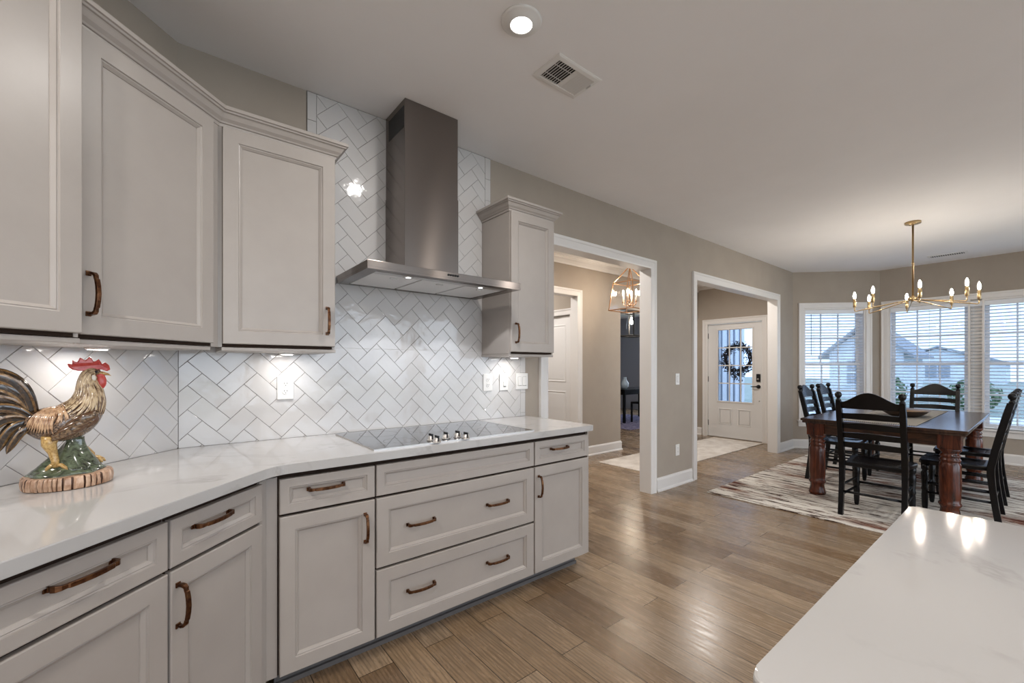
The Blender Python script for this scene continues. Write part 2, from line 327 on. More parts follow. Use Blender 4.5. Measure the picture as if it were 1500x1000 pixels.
b = MB(); wall_strip(b, BB, BC, [(-0.9 - WY[0], -0.9 - WY[3], WZ0, WZ1)]); struct(b.build('wall_bay', M['wall']))
b = MB(); wall_strip(b, BC, BD, [(0.2, 1.07, WZ0, WZ1)]); struct(b.build('wall_bay_right', M['wall']))
b = MB(); b.box(7.72, 7.84, -7.0, -4.10, 0, CEIL); struct(b.build('wall_rear_right', M['wall']))

# foyer and hall
HY = 1.62; FX = 7.84
b = MB()
b.box(2.0, 3.55, HY, HY + WT, 0, CEIL); b.box(3.55, 4.49, HY, HY + WT, 2.30, CEIL); b.box(4.49, 5.46, HY, HY + WT, 0, CEIL); b.box(5.46, FX, HY, HY + WT, 2.20, CEIL)
struct(b.build('wall_hall', M['wall']))
b = MB(); b.box(1.9, 2.0, WT, HY + WT, 0, CEIL); struct(b.build('wall_hall_end', M['wall']))
DY0, DY1, DZ = 0.475, 1.455, 2.09
b = MB(); b.box(FX, FX + 0.14, WT, DY0, 0, CEIL); b.box(FX, FX + 0.14, DY0, DY1, DZ, CEIL); b.box(FX, FX + 0.14, DY1, 2.25, 0, CEIL)
struct(b.build('wall_front', M['wall']))
b = MB(); b.box(FX, 11.0, 2.25, 2.37, 0, CEIL); struct(b.build('wall_study_side', M['wall_blue']))
b = MB(); b.box(11.0, 11.12, 2.25, 6.0, 0, 0.4); b.box(11.0, 11.12, 2.25, 6.0, 2.4, CEIL); b.box(11.0, 11.12, 2.25, 2.5, 0.4, 2.4); b.box(11.0, 11.12, 4.9, 6.0, 0.4, 2.4)
struct(b.build('wall_study_front', M['wall_blue']))
b = MB(); b.box(5.34, 11.12, 5.95, 6.07, 0, CEIL); struct(b.build('wall_study', M['wall_blue']))
b = MB(); b.box(5.34, 5.46, HY + WT, 5.95, 0, CEIL); struct(b.build('wall_study_left', M['wall']))
# vestibule behind the hall doorway
VX = 4.55
b = MB(); b.box(VX, VX + 0.1, HY + WT, 1.80, 0, CEIL); b.box(VX, VX + 0.1, 1.80, 2.56, 2.07, CEIL); b.box(VX, VX + 0.1, 2.56, 3.3, 0, CEIL); struct(b.build('wall_vestibule', M['wall']))
b = MB(); b.box(2.6, VX + 0.1, 3.2, 3.3, 0, CEIL); b.box(2.6, 2.7, HY + WT, 3.2, 0, CEIL); struct(b.build('wall_vestibule_back', M['wall']))

# trim: casings, jambs, baseboards, crown
def profile_sweep(b, path, prof, closed=False, flip=1):
    """sweep (out, z) profile along a plan path with mitred corners; out is to the right of travel"""
    P = [Vector(p) for p in path]; n = len(P); rs = []
    for i in range(n):
        d0 = (P[i] - P[i - 1]).normalized() if i else None; d1 = (P[i + 1] - P[i]).normalized() if i < n - 1 else None
        d0 = d0 or d1; d1 = d1 or d0
        n0 = Vector((d0.y, -d0.x)) * flip; n1 = Vector((d1.y, -d1.x)) * flip
        mv = (n0 + n1); mv = mv / max(0.2, mv.dot(n0))
        rs.append([(P[i].x + mv.x * o, P[i].y + mv.y * o, z) for o, z in prof])
    b.rings(rs)
BASE = [(0, 0), (0.026, 0), (0.026, 0.012), (0.018, 0.024), (0.015, 0.026), (0.015, 0.118), (0.010, 0.132), (0.006, 0.140), (0, 0.140)]
def baseboard(name, path, flip=1):
    b = MB(); profile_sweep(b, path, BASE, flip=flip); return struct(b.build(name, M['trim']))
baseboard('baseboard_pier', [(3.90, 0), (4.605, 0)])
baseboard('baseboard_bay', [(7.155, 0), BA, BB, BC, BD])
baseboard('baseboard_hall', [(4.61, HY), (5.46, HY), (5.46, HY + 0.5)])
baseboard('baseboard_foyer', [(FX, 2.2), (FX, 1.545)])
baseboard('baseboard_study', [(5.6, 5.95), (10.99, 5.95)])
CAS = [(0, 0), (0, 0.014), (0.012, 0.018), (0.06, 0.018), (0.068, 0.024), (0.086, 0.026), (0.090, 0.020), (0.090, 0)]   # (outwards from opening, thickness)
def casing(name, x0, x1, zt, y, side, axis='x', zb=0.0, jamb=0.0, jz=0.018):
    """door casing round an opening x0..x1 up to zt on plane y; side = -1 faces towards -y"""
    b = MB()
    rs = []
    for px, pz, ox, oz in ((x0, zb, -1, 0), (x0, zt, -1, 1), (x1, zt, 1, 1), (x1, zb, 1, 0)):
        rs.append([(px + ox * o, y + side * t, pz + oz * o) for o, t in CAS])
    b.rings(rs)
    if jamb:
        j0, j1 = min(y, y - side * jamb), max(y, y - side * jamb)
        b.box(x0 - jz, x0, j0, j1, zb, zt + jz); b.box(x1, x1 + jz, j0, j1, zb, zt + jz); b.box(x0, x1, j0, j1, zt, zt + jz)
    if axis == 'y': b.v = [(p[1], p[0], p[2]) for p in b.v]
    return struct(b.build(name, M['trim']))
J = 0.018
casing('trim_1', O1[0] + J, O1[1] - J, OPZ - J, 0, -1, jamb=WT)
casing('trim_2', O2[0] + J, O2[1] - J, OPZ - J, 0, -1, jamb=WT)
casing('trim_3', 3.55 + J, 4.49 - J, 2.30 - J, HY, -1, jamb=WT)
casing('trim_4', DY0 + J, DY1 - J, DZ - J, FX, -1, axis='y', jamb=0.14)
casing('trim_5', 1.80 + J, 2.56 - J, 2.07 - J, VX, -1, axis='y', jamb=0.1)
CR = [(0, 0), (0, -0.085), (0.012, -0.085), (0.018, -0.065), (0.04, -0.04), (0.062, -0.022), (0.068, -0.010), (0.075, -0.008), (0.075, 0)]
b = MB(); profile_sweep(b, [(2.0, HY), (FX, HY)], [(o, CEIL + z) for o, z in CR]); struct(b.build('trim_6', M['trim']))
b = MB(); profile_sweep(b, [(FX, HY), (FX, 0.12)], [(o, CEIL + z * 0.6) for o, z in CR]); struct(b.build('trim_7', M['trim']))

# herringbone backsplash tiles (one cladding mesh per wall)
def clip(poly, a, bb, c):   # keep a*x+b*y<=c
    out = []
    for i in range(len(poly)):
        p, q = poly[i], poly[(i + 1) % len(poly)]; dp = a * p[0] + bb * p[1] - c; dq = a * q[0] + bb * q[1] - c
        if dp <= 0: out.append(p)
        if dp * dq < 0: t = dp / (dp - dq); out.append((p[0] + t * (q[0] - p[0]), p[1] + t * (q[1] - p[1])))
    return out
def inset_rect(poly, d):
    cx = sum(p[0] for p in poly) / len(poly); cy = sum(p[1] for p in poly) / len(poly); out = []; n = len(poly)
    for i in range(n):
        p0, p1, p2 = Vector(poly[i - 1]), Vector(poly[i]), Vector(poly[(i + 1) % n])
        d0 = (p1 - p0); d1 = (p2 - p1)
        if d0.length < 1e-6 or d1.length < 1e-6: return None
        d0.normalize(); d1.normalize(); n0 = Vector((-d0.y, d0.x)); n1 = Vector((-d1.y, d1.x))
        if n0.dot(Vector((cx, cy)) - p1) < 0: n0 = -n0
        if n1.dot(Vector((cx, cy)) - p1) < 0: n1 = -n1
        den = 1 + n0.dot(n1)
        if den < 0.15: return None
        out.append(tuple(p1 + (n0 + n1) / den * d))
    return out
def area(p): return abs(sum(p[i - 1][0] * p[i][1] - p[i][0] * p[i - 1][1] for i in range(len(p)))) / 2
TW = 0.0795
def herringbone(b, rects, anchor, borders=()):
    ax, az = anchor; g = 0.0008; rng = random.Random(3)
    def put(poly):
        if len(poly) < 3 or area(poly) < 8e-6: return
        q = inset_rect(poly, 0.0014)
        t = 0.0075 + rng.uniform(-0.0003, 0.0003)
        tx, tz = rng.uniform(-0.011, 0.011), rng.uniform(-0.011, 0.011)
        cx = sum(p[0] for p in poly) / len(poly); cz = sum(p[1] for p in poly) / len(poly)
        if q is None or area(q) >= area(poly): q = [(cx + (p[0] - cx) * 0.8, cz + (p[1] - cz) * 0.8) for p in poly]
        n = len(poly)
        vs = [(p[0], -0.003, p[1]) for p in poly] + [(p[0], -t + 0.001, p[1]) for p in poly] + [(p[0], -t - (p[0] - cx) * tx - (p[1] - cz) * tz, p[1]) for p in q]
        b.add(vs, [(i, (i + 1) % n, n + (i + 1) % n, n + i) for i in range(n)] + [(n + i, n + (i + 1) % n, 2 * n + (i + 1) % n, 2 * n + i) for i in range(n)] + [tuple(range(2 * n, 3 * n))])
    for (x0, x1, z0, z1) in rects:
        for i in range(-60, 60):
            for j in range(-40, 40):
                for k, (p0, p1, q0, q1) in enumerate(((0, 2, 0, 1), (2, 3, 0, 2))):
                    pp = [(p0, q0), (p1, q0), (p1, q1), (p0, q1)]
                    poly = []
                    for (p, q), (sp, sq) in zip(pp, ((1, 1), (-1, 1), (-1, -1), (1, -1))):
                        P_ = (p + i + 2 * j - 2) * TW + sp * g; Q_ = (q - i + 2 * j - 1) * TW + sq * g
                        poly.append((ax + (P_ + Q_) * S2, az + (Q_ - P_) * S2))
                    if max(p[0] for p in poly) < x0 or min(p[0] for p in poly) > x1 or max(p[1] for p in poly) < z0 or min(p[1] for p in poly) > z1: continue
                    for a_, b_, c_ in ((1, 0, x1), (-1, 0, -x0), (0, 1, z1), (0, -1, -z0)): 
                        poly = clip(poly, a_, b_, c_)
                        if len(poly) < 3: break
                    else: put(poly)
    for (x0, x1, z0, z1, step) in borders:
        z = z1
        while z > z0 + 0.01:
            put([(x0 + g, max(z0, z - step) + g), (x1 - g, max(z0, z - step) + g), (x1 - g, z - g), (x0 + g, z - g)]); z -= step
ZC = 0.914; ZU = 1.395
b = MB(); b.cur = 1
for r in ((0.025, 2.13, ZC, ZU), (0.575, 1.80, ZU, CEIL)): b.box(r[0], r[1], -0.004, 0, r[2], r[3])
b.cur = 0
herringbone(b, [(0.0285, 2.078, ZC, ZU), (0.625, 1.75, ZU, CEIL - 0.003)], (0.229, 1.259), [(0.577, 0.624, ZU, CEIL - 0.003, 0.152), (1.751, 1.798, ZU, CEIL - 0.003, 0.152), (2.079, 2.128, ZC, ZU, 0.152)])
struct(b.build('backsplash_tile', [M['tile'], M['grout']], wall_main))
b = MB(); b.cur = 1; b.box(-1.75, -0.003, -0.004, 0, ZC, ZU); b.cur = 0
herringbone(b, [(-1.75, -0.0045, ZC, ZU)], (-0.451, 1.259))
struct(b.build('backsplash_tile', [M['tile'], M['grout']], wall_diag, loc=(C0[0], C0[1], 0), rz=R(45)))

# ------------------------------------------------------------------ kitchen cabinets
FR_MAIN = ((0.0, 0.0), 0.0); FR_D = (C0, R(45))
def at(fr, x, y):
    (ox, oy), a = fr; return (ox + x * math.cos(a) - y * math.sin(a), oy + x * math.sin(a) + y * math.cos(a))
def root_at(fr, x, y, z, name, label, cat, group=None):
    p = at(fr, x, y); return thing(name, label, cat, (p[0], p[1], z), fr[1], group)
def panel(b, x0, x1, z0, z1, yb, t=0.02, rail=0.055):
    yf = yb - t
    prof = [(0, yb), (0, yf + 0.003), (0.001, yf + 0.001), (0.003, yf), (rail, yf), (rail + 0.0015, yf + 0.0045), (rail + 0.004, yf + 0.0055), (rail + 0.0065, yf + 0.0045), (rail + 0.015, yf + 0.0115), (rail + 0.0155, yf + 0.0145), (rail + 0.019, yf + 0.0145)]
    rs = [[(x0 + i, y, z0 + i), (x1 - i, y, z0 + i), (x1 - i, y, z1 - i), (x0 + i, y, z1 - i)] for i, y in prof]
    b.rings(rs)
def handle(parent, xc, yf, zc, vert, ln=0.128, name='handle'):
    b = MB(); prof = [(-0.5, 0.0, 0.012), (-0.5, 0.014, 0.012), (-0.485, 0.022, 0.012), (-0.44, 0.027, 0.010), (-0.36, 0.0285, 0.0085), (-0.34, 0.031, 0.010), (-0.18, 0.0345, 0.0105), (0, 0.036, 0.0105)]
    prof = prof + [(-a, o, w_) for a, o, w_ in prof[-2::-1]]
    n = len(prof); rs = []
    for i, (a, o, w_) in enumerate(prof):
        p0 = prof[max(i - 1, 0)]; p1 = prof[min(i + 1, n - 1)]
        tv = Vector(((p1[0] - p0[0]) * ln, p1[1] - p0[1])).normalized(); nv = Vector((-tv.y, tv.x)) * 0.0042
        ring = []
        for sn, sw in ((1, -1), (1, 1), (-1, 1), (-1, -1)):
            A = a * ln + nv.x * sn; O = max(0.0, o + nv.y * sn) if 0 < i < n - 1 else 0.0; Bv = w_ * 0.58 * sw
            if i in (0, n - 1): A = a * ln + (0.0035 if (sn > 0) == (i == 0) else -0.0035) * (-1 if i == 0 else 1) * -1
            ring.append((xc + (Bv if vert else A), yf - O, zc + (A if vert else Bv)))
        rs.append(ring)
    b.rings(rs)
    for sg in (-1, 1):
        c = sg * 0.5 * ln
        if vert: b.box(xc - 0.0075, xc + 0.0075, yf - 0.004, yf, zc + c - 0.0075, zc + c + 0.0075)
        else: b.box(xc + c - 0.0075, xc + c + 0.0075, yf - 0.004, yf, zc - 0.0075, zc + 0.0075)
    o = b.build(name, M['bronze'], parent, bevel=0.0014); return o
YB = -0.635       # carcass face of base cabinets
def base_cabinet(fr, x0, x1, label, fronts, end_right=False, filler=None):
    xm = (x0 + x1) / 2
    r = root_at(fr, xm, -0.32, 0, 'base_cabinet', label, 'cabinet', 'base cabinets under the worktop')
    dx, dy = xm, -0.32
    b = MB()
    b.box(x0 - dx, x1 - dx, YB + 0.006 - dy, -0.012 - dy, 0.085, 0.876)
    o = b.build('carcass', [M['cab'], M['cab_gap_shade']], r)
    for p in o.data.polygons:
        if p.normal.y < -0.5: p.material_index = 1  # front face coloured dark so the gaps read as shadow
    if end_right:
        b = MB(); b.box(x1 - dx - 0.001, x1 - dx + 0.012, YB - 0.012 - dy, -0.012 - dy, 0.085, 0.876); b.build('end_panel', M['cab'], r, bevel=0.001)
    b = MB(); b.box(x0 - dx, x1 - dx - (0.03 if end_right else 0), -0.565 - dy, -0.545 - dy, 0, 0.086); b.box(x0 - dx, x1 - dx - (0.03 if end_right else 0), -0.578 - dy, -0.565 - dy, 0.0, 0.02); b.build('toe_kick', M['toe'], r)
    for kind, a, c, z0, z1, hs, vert in fronts:
        b = MB(); panel(b, a + 0.0015 - dx, c - 0.0015 - dx, z0, z1, YB - dy, 0.02, 0.034 if z1 - z0 < 0.2 else 0.055)
        o = b.build(kind, M['cab'], r)
        for hx, hz in hs: handle(o, hx - dx, YB - 0.02 - dy + (0.0095 if (z1 - z0 < 0.4 and not vert) else 0.0), hz, vert, 0.136 if not vert else 0.118)
    if filler:
        b = MB(); b.box(filler[0] - dx, filler[1] - dx, YB - 0.004 - dy, YB + 0.02 - dy, 0.085, 0.860); b.build('filler_strip', M['cab'], r, bevel=0.0015)
    return r
ZD0, ZD1, ZG0, ZG1 = 0.088, 0.705, 0.716, 0.853
A = base_cabinet(FR_MAIN, 0.325, 0.7075, 'cream base cabinet with one drawer over one door, left of the wide cooktop drawers',
    [('drawer', 0.327, 0.705, ZG0, ZG1, [(0.502, 0.797)], False), ('door', 0.327, 0.705, ZD0, ZD1, [(0.66, 0.59)], True)], filler=(0.283, 0.323))
Bc = base_cabinet(FR_MAIN, 0.7075, 1.6445, 'wide cream base cabinet of three long drawers directly under the cooktop',
    [('false_drawer_front', 0.71, 1.642, ZG0, ZG1, [], False), ('drawer', 0.71, 1.642, 0.396, ZD1, [(0.93, 0.555), (1.383, 0.555)], False), ('drawer', 0.71, 1.642, ZD0, 0.385, [(0.93, 0.247), (1.383, 0.247)], False)])
Cc = base_cabinet(FR_MAIN, 1.6445, 2.11, 'cream base cabinet at the far right end of the worktop, beside the open doorway',
    [('drawer', 1.648, 2.108, ZG0, ZG1, [(1.851, 0.796)], False), ('door', 1.648, 2.108, ZD0, ZD1, [(1.676, 0.592)], True)], end_right=True)
Ec = base_cabinet(FR_D, -0.692, -0.31, 'cream base cabinet on the diagonal wall just left of the worktop bend',
    [('drawer', -0.69, -0.312, ZG0, ZG1, [(-0.538, 0.806)], False), ('door', -0.69, -0.312, ZD0, ZD1, [(-0.668, 0.602)], True)], filler=(-0.309, -0.272))
Fc = base_cabinet(FR_D, -1.13, -0.694, 'cream base cabinet below the rooster at the lower left, nearest the camera',
    [('drawer', -1.128, -0.696, ZG0, ZG1, [(-0.911, 0.808)], False), ('door', -1.128, -0.696, ZD0, ZD1, [(-1.10, 0.602)], True)])

# worktop
def bevel_top(bm, w_):
    es = [e for e in bm.edges if len(e.link_faces) == 2 and abs(e.verts[0].co.z - e.verts[1].co.z) < 1e-5]
    bmesh.ops.bevel(bm, geom=es, offset=w_, segments=2, affect='EDGES', profile=0.5)
def arc(c, r, a0, a1, n=6): return [(c[0] + r * math.cos(a0 + (a1 - a0) * i / n), c[1] + r * math.sin(a0 + (a1 - a0) * i / n)) for i in range(n + 1)]
def round_corner(p0, p1, p2, r, n=6):
    p0, p1, p2 = Vector(p0), Vector(p1), Vector(p2); d0 = (p0 - p1).normalized(); d1 = (p2 - p1).normalized()
    out = []
    for i in range(n + 1):
        t = i / n; a = p1 + d0 * r * (1 - t); q = p1 + d1 * r * t; out.append(tuple(a * (1 - t) + q * t))
    return out
def slab(name, poly, z0, z1, m, bv, parent=None, loc=(0, 0, 0)):
    bm = bmesh.new(); n = len(poly); lo = [bm.verts.new((x, y, z0)) for x, y in poly]; hi = [bm.verts.new((x, y, z1)) for x, y in poly]
    bm.faces.new(lo[::-1]); bm.faces.new(hi)
    for i in range(n): bm.faces.new([lo[i], lo[(i + 1) % n], hi[(i + 1) % n], hi[i]])
    bevel_top(bm, bv); bmesh.ops.recalc_face_normals(bm, faces=bm.faces[:]); mb = MB(); mb.frombm(bm); return mb.build(name, m, parent, loc)
CF = -0.682
bend = (C0[0] + (CF * -1) * (math.tan(R(22.5))), CF)   # meeting point of both fronts
s_end = -1.62
pl = [Dp(s_end, 0.012)[:2], (C0[0] + 0.003, -0.008), (2.135, -0.008)] + round_corner((2.135, 0), (2.135, CF), (1, CF), 0.018) + round_corner((2, CF), bend, Dp(-1, 0.682)[:2], 0.06, 8) + [Dp(s_end, 0.682)[:2]]
tag(slab('worktop', pl, 0.878, 0.914, M['quartz'], 0.003), 'bent white quartz worktop carrying the cooktop and the rooster along the tiled wall', 'worktop')

# cooktop
ck = thing('cooktop', 'black glass electric cooktop set in the white worktop under the steel hood', 'cooktop', (1.185, -0.345, 0.914))
b = MB(); b.box(-0.475, 0.475, -0.285, 0.285, 0.0, 0.0055, 0.0015); b.build('glass_surface', M['black_glass'], ck)
b = MB()
for sx in (-1, 1): b.box(sx * 0.475, sx * 0.4775, -0.2875, 0.2875, 0, 0.006)
for sy in (-1, 1): b.box(-0.475, 0.475, sy * 0.285, sy * 0.2875, 0, 0.006)
b.build('steel_edge', M['steel_plain'], ck)
for cx, cy, r0 in ((-0.29, 0.14, 0.10), (-0.29, -0.13, 0.075), (0.30, 0.14, 0.075), (0.31, -0.12, 0.10), (0.0, 0.12, 0.115)):
    b = MB(); b.rings([[(cx + rr * math.cos(2 * math.pi * i / 40), cy + rr * math.sin(2 * math.pi * i / 40), 0.0058) for i in range(40)] for rr in (r0, r0 + 0.0015)], False, False); b.build('burner_ring', M['mark'], ck)
for kx, ky in ((-0.165, -0.235), (-0.165, -0.13 - 0.19 + 0.20), (-0.085, -0.18), (-0.005, -0.235), (-0.005, -0.13)):
    pass
for wx, wy in ((1.021, -0.575), (1.016, -0.645), (1.105, -0.575), (1.175, -0.575), (1.182, -0.645)):
    b = MB(); b.smooth = True; kx, ky = wx - 1.185, wy + 0.345
    b.lathe([(0.021, 0.0055), (0.021, 0.010), (0.017, 0.012), (0.0165, 0.026), (0.0145, 0.029), (0.001, 0.0295)], (kx, ky, 0), 20)
    kn = b.build('knob', M['steel_plain'], ck)
    b = MB(); b.box(kx - 0.004, kx + 0.004, ky - 0.0175, ky + 0.0175, 0.012, 0.040, 0.0015); b.build('knob_grip', M['dark_metal'], kn)

# upper cabinets
def upper_cabinet(fr, x0, x1, z0, z1, off, label, hx, side_l=False, side_r=False, filler=None, crown_path=None, zrail=True, hz=1.51, dx0=None):
    xm = (x0 + x1) / 2; dy = -off / 2; dx = xm
    r = root_at(fr, xm, dy, z0, 'wall_cabinet', label, 'cabinet', 'wall cabinets above the worktop')
    yb = -(off - 0.02); b = MB()
    b.box(x0 - dx, x1 - dx, yb - dy, -0.010 - dy, 0, z1 - z0); o = b.build('carcass', [M['cab'], M['cab_gap_shade']], r)
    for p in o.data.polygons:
        if p.normal.y < -0.5: p.material_index = 1  # painted shade behind the door edges, on the front face only
    if side_l: b2 = MB(); b2.box(x0 - dx - 0.0005, x0 - dx + 0.012, yb - 0.0012 - dy, -0.010 - dy, 0, z1 - z0); b2.build('side_panel', M['cab'], r)
    if side_r: b2 = MB(); b2.box(x1 - dx - 0.012, x1 - dx + 0.0005, yb - 0.0012 - dy, -0.010 - dy, 0, z1 - z0); b2.build('side_panel', M['cab'], r)
    b = MB(); panel(b, (x0 if dx0 is None else dx0) + 0.003 - dx, x1 - 0.002 - dx, 0.012, z1 - z0 - 0.012, yb - dy, 0.02, 0.056)
    d = b.build('door', M['cab'], r)
    if hx is not None: handle(d, hx - dx, yb - 0.02 - dy, hz - z0, True, 0.122)
    b = MB(); b.box(x0 - dx - (0.006 if side_l else 0), x1 - dx + (0.006 if side_r else 0), yb - 0.002 - dy, -0.012 - dy, -0.017, -0.002); b.build('light_rail', M['cab'], r, bevel=0.002)
    if filler:
        b = MB(); b.box(filler[0] - dx, filler[1] - dx, yb - 0.003 - dy, yb - 0.0005 - dy, -0.002, z1 - z0); b.build('filler_strip', M['cab'], r)
    return r, xm, dy
ZU0, ZU1 = 1.375, 2.315
CRN = [(0.0, -0.010), (0.006, -0.010), (0.008, 0.002), (0.013, 0.004), (0.016, 0.010), (0.026, 0.020), (0.034, 0.034), (0.037, 0.038), (0.043, 0.040), (0.046, 0.046), (0.052, 0.048), (0.052, 0.062), (0.0, 0.062)]
def crown(r, path, start_dir=None, end_dir=None):
    """mitred crown; path travels with the room on its right; extra end points fix the mitre"""
    P = [Vector(p) for p in path]; lo = 0; hi = len(P)
    ext = ([Vector(start_dir)] if start_dir else []) + P + ([Vector(end_dir)] if end_dir else [])
    b = MB(); prof = [(o, ZU1 + z) for o, z in CRN]; n = len(ext); rs = []
    for i in range(n):
        d0 = (ext[i] - ext[i - 1]).normalized() if i else None; d1 = (ext[i + 1] - ext[i]).normalized() if i < n - 1 else None
        d0 = d0 or d1; d1 = d1 or d0; n0 = Vector((d0.y, -d0.x)); n1 = Vector((d1.y, -d1.x)); mv = n0 + n1; mv = mv / max(0.2, mv.dot(n0))
        rs.append([(ext[i].x + mv.x * o, ext[i].y + mv.y * o, z) for o, z in prof])
    if start_dir: rs = rs[1:]
    if end_dir: rs = rs[:-1]
    b.rings(rs); return b.build('crown_moulding', M['cab'], r, world_inv=inv(r))
U1, _, _ = upper_cabinet(FR_MAIN, 0.168, 0.628, ZU0, ZU1, 0.34, 'cream wall cabinet left of the steel hood, over the outlet, handle at its lower right', 0.589, side_r=True, filler=(0.128, 0.1695))
G, _, _ = upper_cabinet(FR_D, -0.672, -0.176, ZU0, ZU1, 0.34, 'cream wall cabinet on the diagonal wall above the rooster, topped by crown moulding', -0.672 + 0.022, filler=(-0.176, -0.140))
bendU = (C0[0] + 0.32 * math.tan(R(22.5)), -0.32)
g0 = Dp(-0.688, 0.32)
crown(U1, [bendU, (0.628, -0.32), (0.628, -0.012)], start_dir=(g0.x, g0.y))
crown(G, [(g0.x, g0.y), bendU], end_dir=(0.628, -0.32))
Hc, _, _ = upper_cabinet(FR_D, -1.13, -0.690, ZU0, 2.56, 0.375, 'taller cream wall cabinet at the far left edge, its top above the frame', None, side_r=True)
U2, _, _ = upper_cabinet(FR_MAIN, 1.722, 2.112, ZU0, ZU1, 0.34, 'narrow cream wall cabinet right of the steel hood, beside the open doorway', 1.763, side_l=True, side_r=True)
crown(U2, [(1.722, -0.012), (1.722, -0.32), (2.112, -0.32), (2.112, -0.012)])

# under cabinet lights
def puck(fr, x, y, label):
    r = root_at(fr, x, y, ZU0 - 0.016, 'under_cabinet_light', label, 'light', 'puck lights under the wall cabinets')
    b = MB(); b.smooth = True; b.lathe([(0.034, 0.0), (0.034, -0.006), (0.031, -0.009), (0.027, -0.009)], (0, 0, 0), 24); b.build('housing', M['white_plastic'], r)
    b = MB(); b.lathe([(0.027, -0.0085), (0.026, -0.0105), (0.001, -0.011)], (0, 0, 0), 24); b.build('lens', M['lens'], r)
    light('puck_lamp', 'AREA', r, (0, 0, -0.013), P_PUCK, NEUTRAL, 0.05)
puck(FR_MAIN, 0.455, -0.13, 'small round puck light lit under the wall cabinet left of the hood')
puck(FR_MAIN, 1.92, -0.13, 'small round puck light lit under the narrow wall cabinet right of the hood')
puck(FR_D, -0.45, -0.13, 'small round puck light lit under the diagonal corner cabinet, above the rooster comb')
puck(FR_D, -0.88, -0.13, 'small round puck light lit under the tall cabinet at the left edge')

# range hood
hd = thing('range_hood', 'stainless steel chimney range hood on the tiled wall above the cooktop', 'hood', (1.19, -0.012, 1.757))
HX0, HX1 = 0.727 - 1.19, 1.668 - 1.19
b = MB(); b.box(HX0, HX1, -0.488, 0, 0.010, 0.042, 0.0015)
# rim with a recess below
b.box(HX0, HX1, -0.488, -0.435, 0, 0.012); b.box(HX0, HX1, -0.03, 0, 0, 0.012); b.box(HX0, HX0 + 0.06, -0.435, -0.03, 0, 0.012); b.box(HX1 - 0.06, HX1, -0.435, -0.03, 0, 0.012)
# low pyramid between canopy and chimney
b.rings([[(HX0 + 0.02, -0.47, 0.042), (HX1 - 0.02, -0.47, 0.042), (HX1 - 0.02, -0.002, 0.042), (HX0 + 0.02, -0.002, 0.042)], [(-0.18, -0.275, 0.062), (0.17, -0.275, 0.062), (0.17, -0.002, 0.062), (-0.18, -0.002, 0.062)]])
b.build('canopy', M['steel'], hd)
fw = (HX1 - HX0 - 0.12) / 3
for k in range(3):
    x0 = HX0 + 0.06 + k * fw
    b = MB(); b.box(x0 + 0.006, x0 + fw - 0.006, -0.375, -0.034, 0.002, 0.010, 0.001); f_ = b.build('grease_filter', M['filter'], hd)
    b = MB(); b.box(x0 + fw / 2 - 0.02, x0 + fw / 2 + 0.02, -0.335, -0.325, -0.003, 0.003); b.build('filter_latch', M['steel_plain'], f_)
b = MB(); b.box(HX0 + 0.06, HX1 - 0.06, -0.435, -0.378, 0.003, 0.011); b.build('light_panel', M['steel_plain'], hd)
for lx in (0.975, 1.432):
    b = MB(); b.smooth = True; b.lathe([(0.030, 0.003), (0.030, 0.0), (0.024, -0.001)], (lx - 1.19, -0.40, 0), 24); rg = b.build('light_ring', M['steel_plain'], hd)
    b = MB(); b.lathe([(0.024, -0.0005), (0.001, -0.0015)], (lx - 1.19, -0.40, 0), 24); b.build('light_lens', M['lens_cool'], rg)
    light('hood_lamp', 'SPOT', hd, (lx - 1.19, -0.40, -0.006), P_HOOD, COOL, 0.012, spot=112, blend=0.12)
for i in range(5):
    b = MB(); b.smooth = True; b.lathe([(0.006, 0.0), (0.006, -0.003), (0.001, -0.0035)], (1.165 + 0.0145 * i - 1.19, -0.488, 0.026), 12, 'y'); b.build('button', M['dark_metal'], hd)
ZT = CEIL - 1.757 - 0.002; ZS = 2.295 - 1.757
b = MB(); b.box(-0.177, 0.169, -0.272, -0.001, 0.055, ZS, 0.001); b.build('chimney', M['steel'], hd)
b = MB(); b.box(-0.1745, 0.1665, -0.2695, -0.001, ZS - 0.02, ZT, 0.001); ch = b.build('chimney', M['steel'], hd)
for sx in (-1, 1):
    xf = -0.1748 if sx < 0 else 0.1668; b = MB(); z0_, z1_ = ZT - 0.155, ZT - 0.035; ys = [-0.045 - i * 0.0175 for i in range(13)]
    b.box(xf, xf + sx * 0.0004, ys[-1], ys[0], z0_, z1_)
    for y in ys[:-1]: b.box(xf, xf + sx * 0.0012, y - 0.011, y - 0.0035, z0_, z1_)
    b.build('vent_slots', M['slot'], ch)

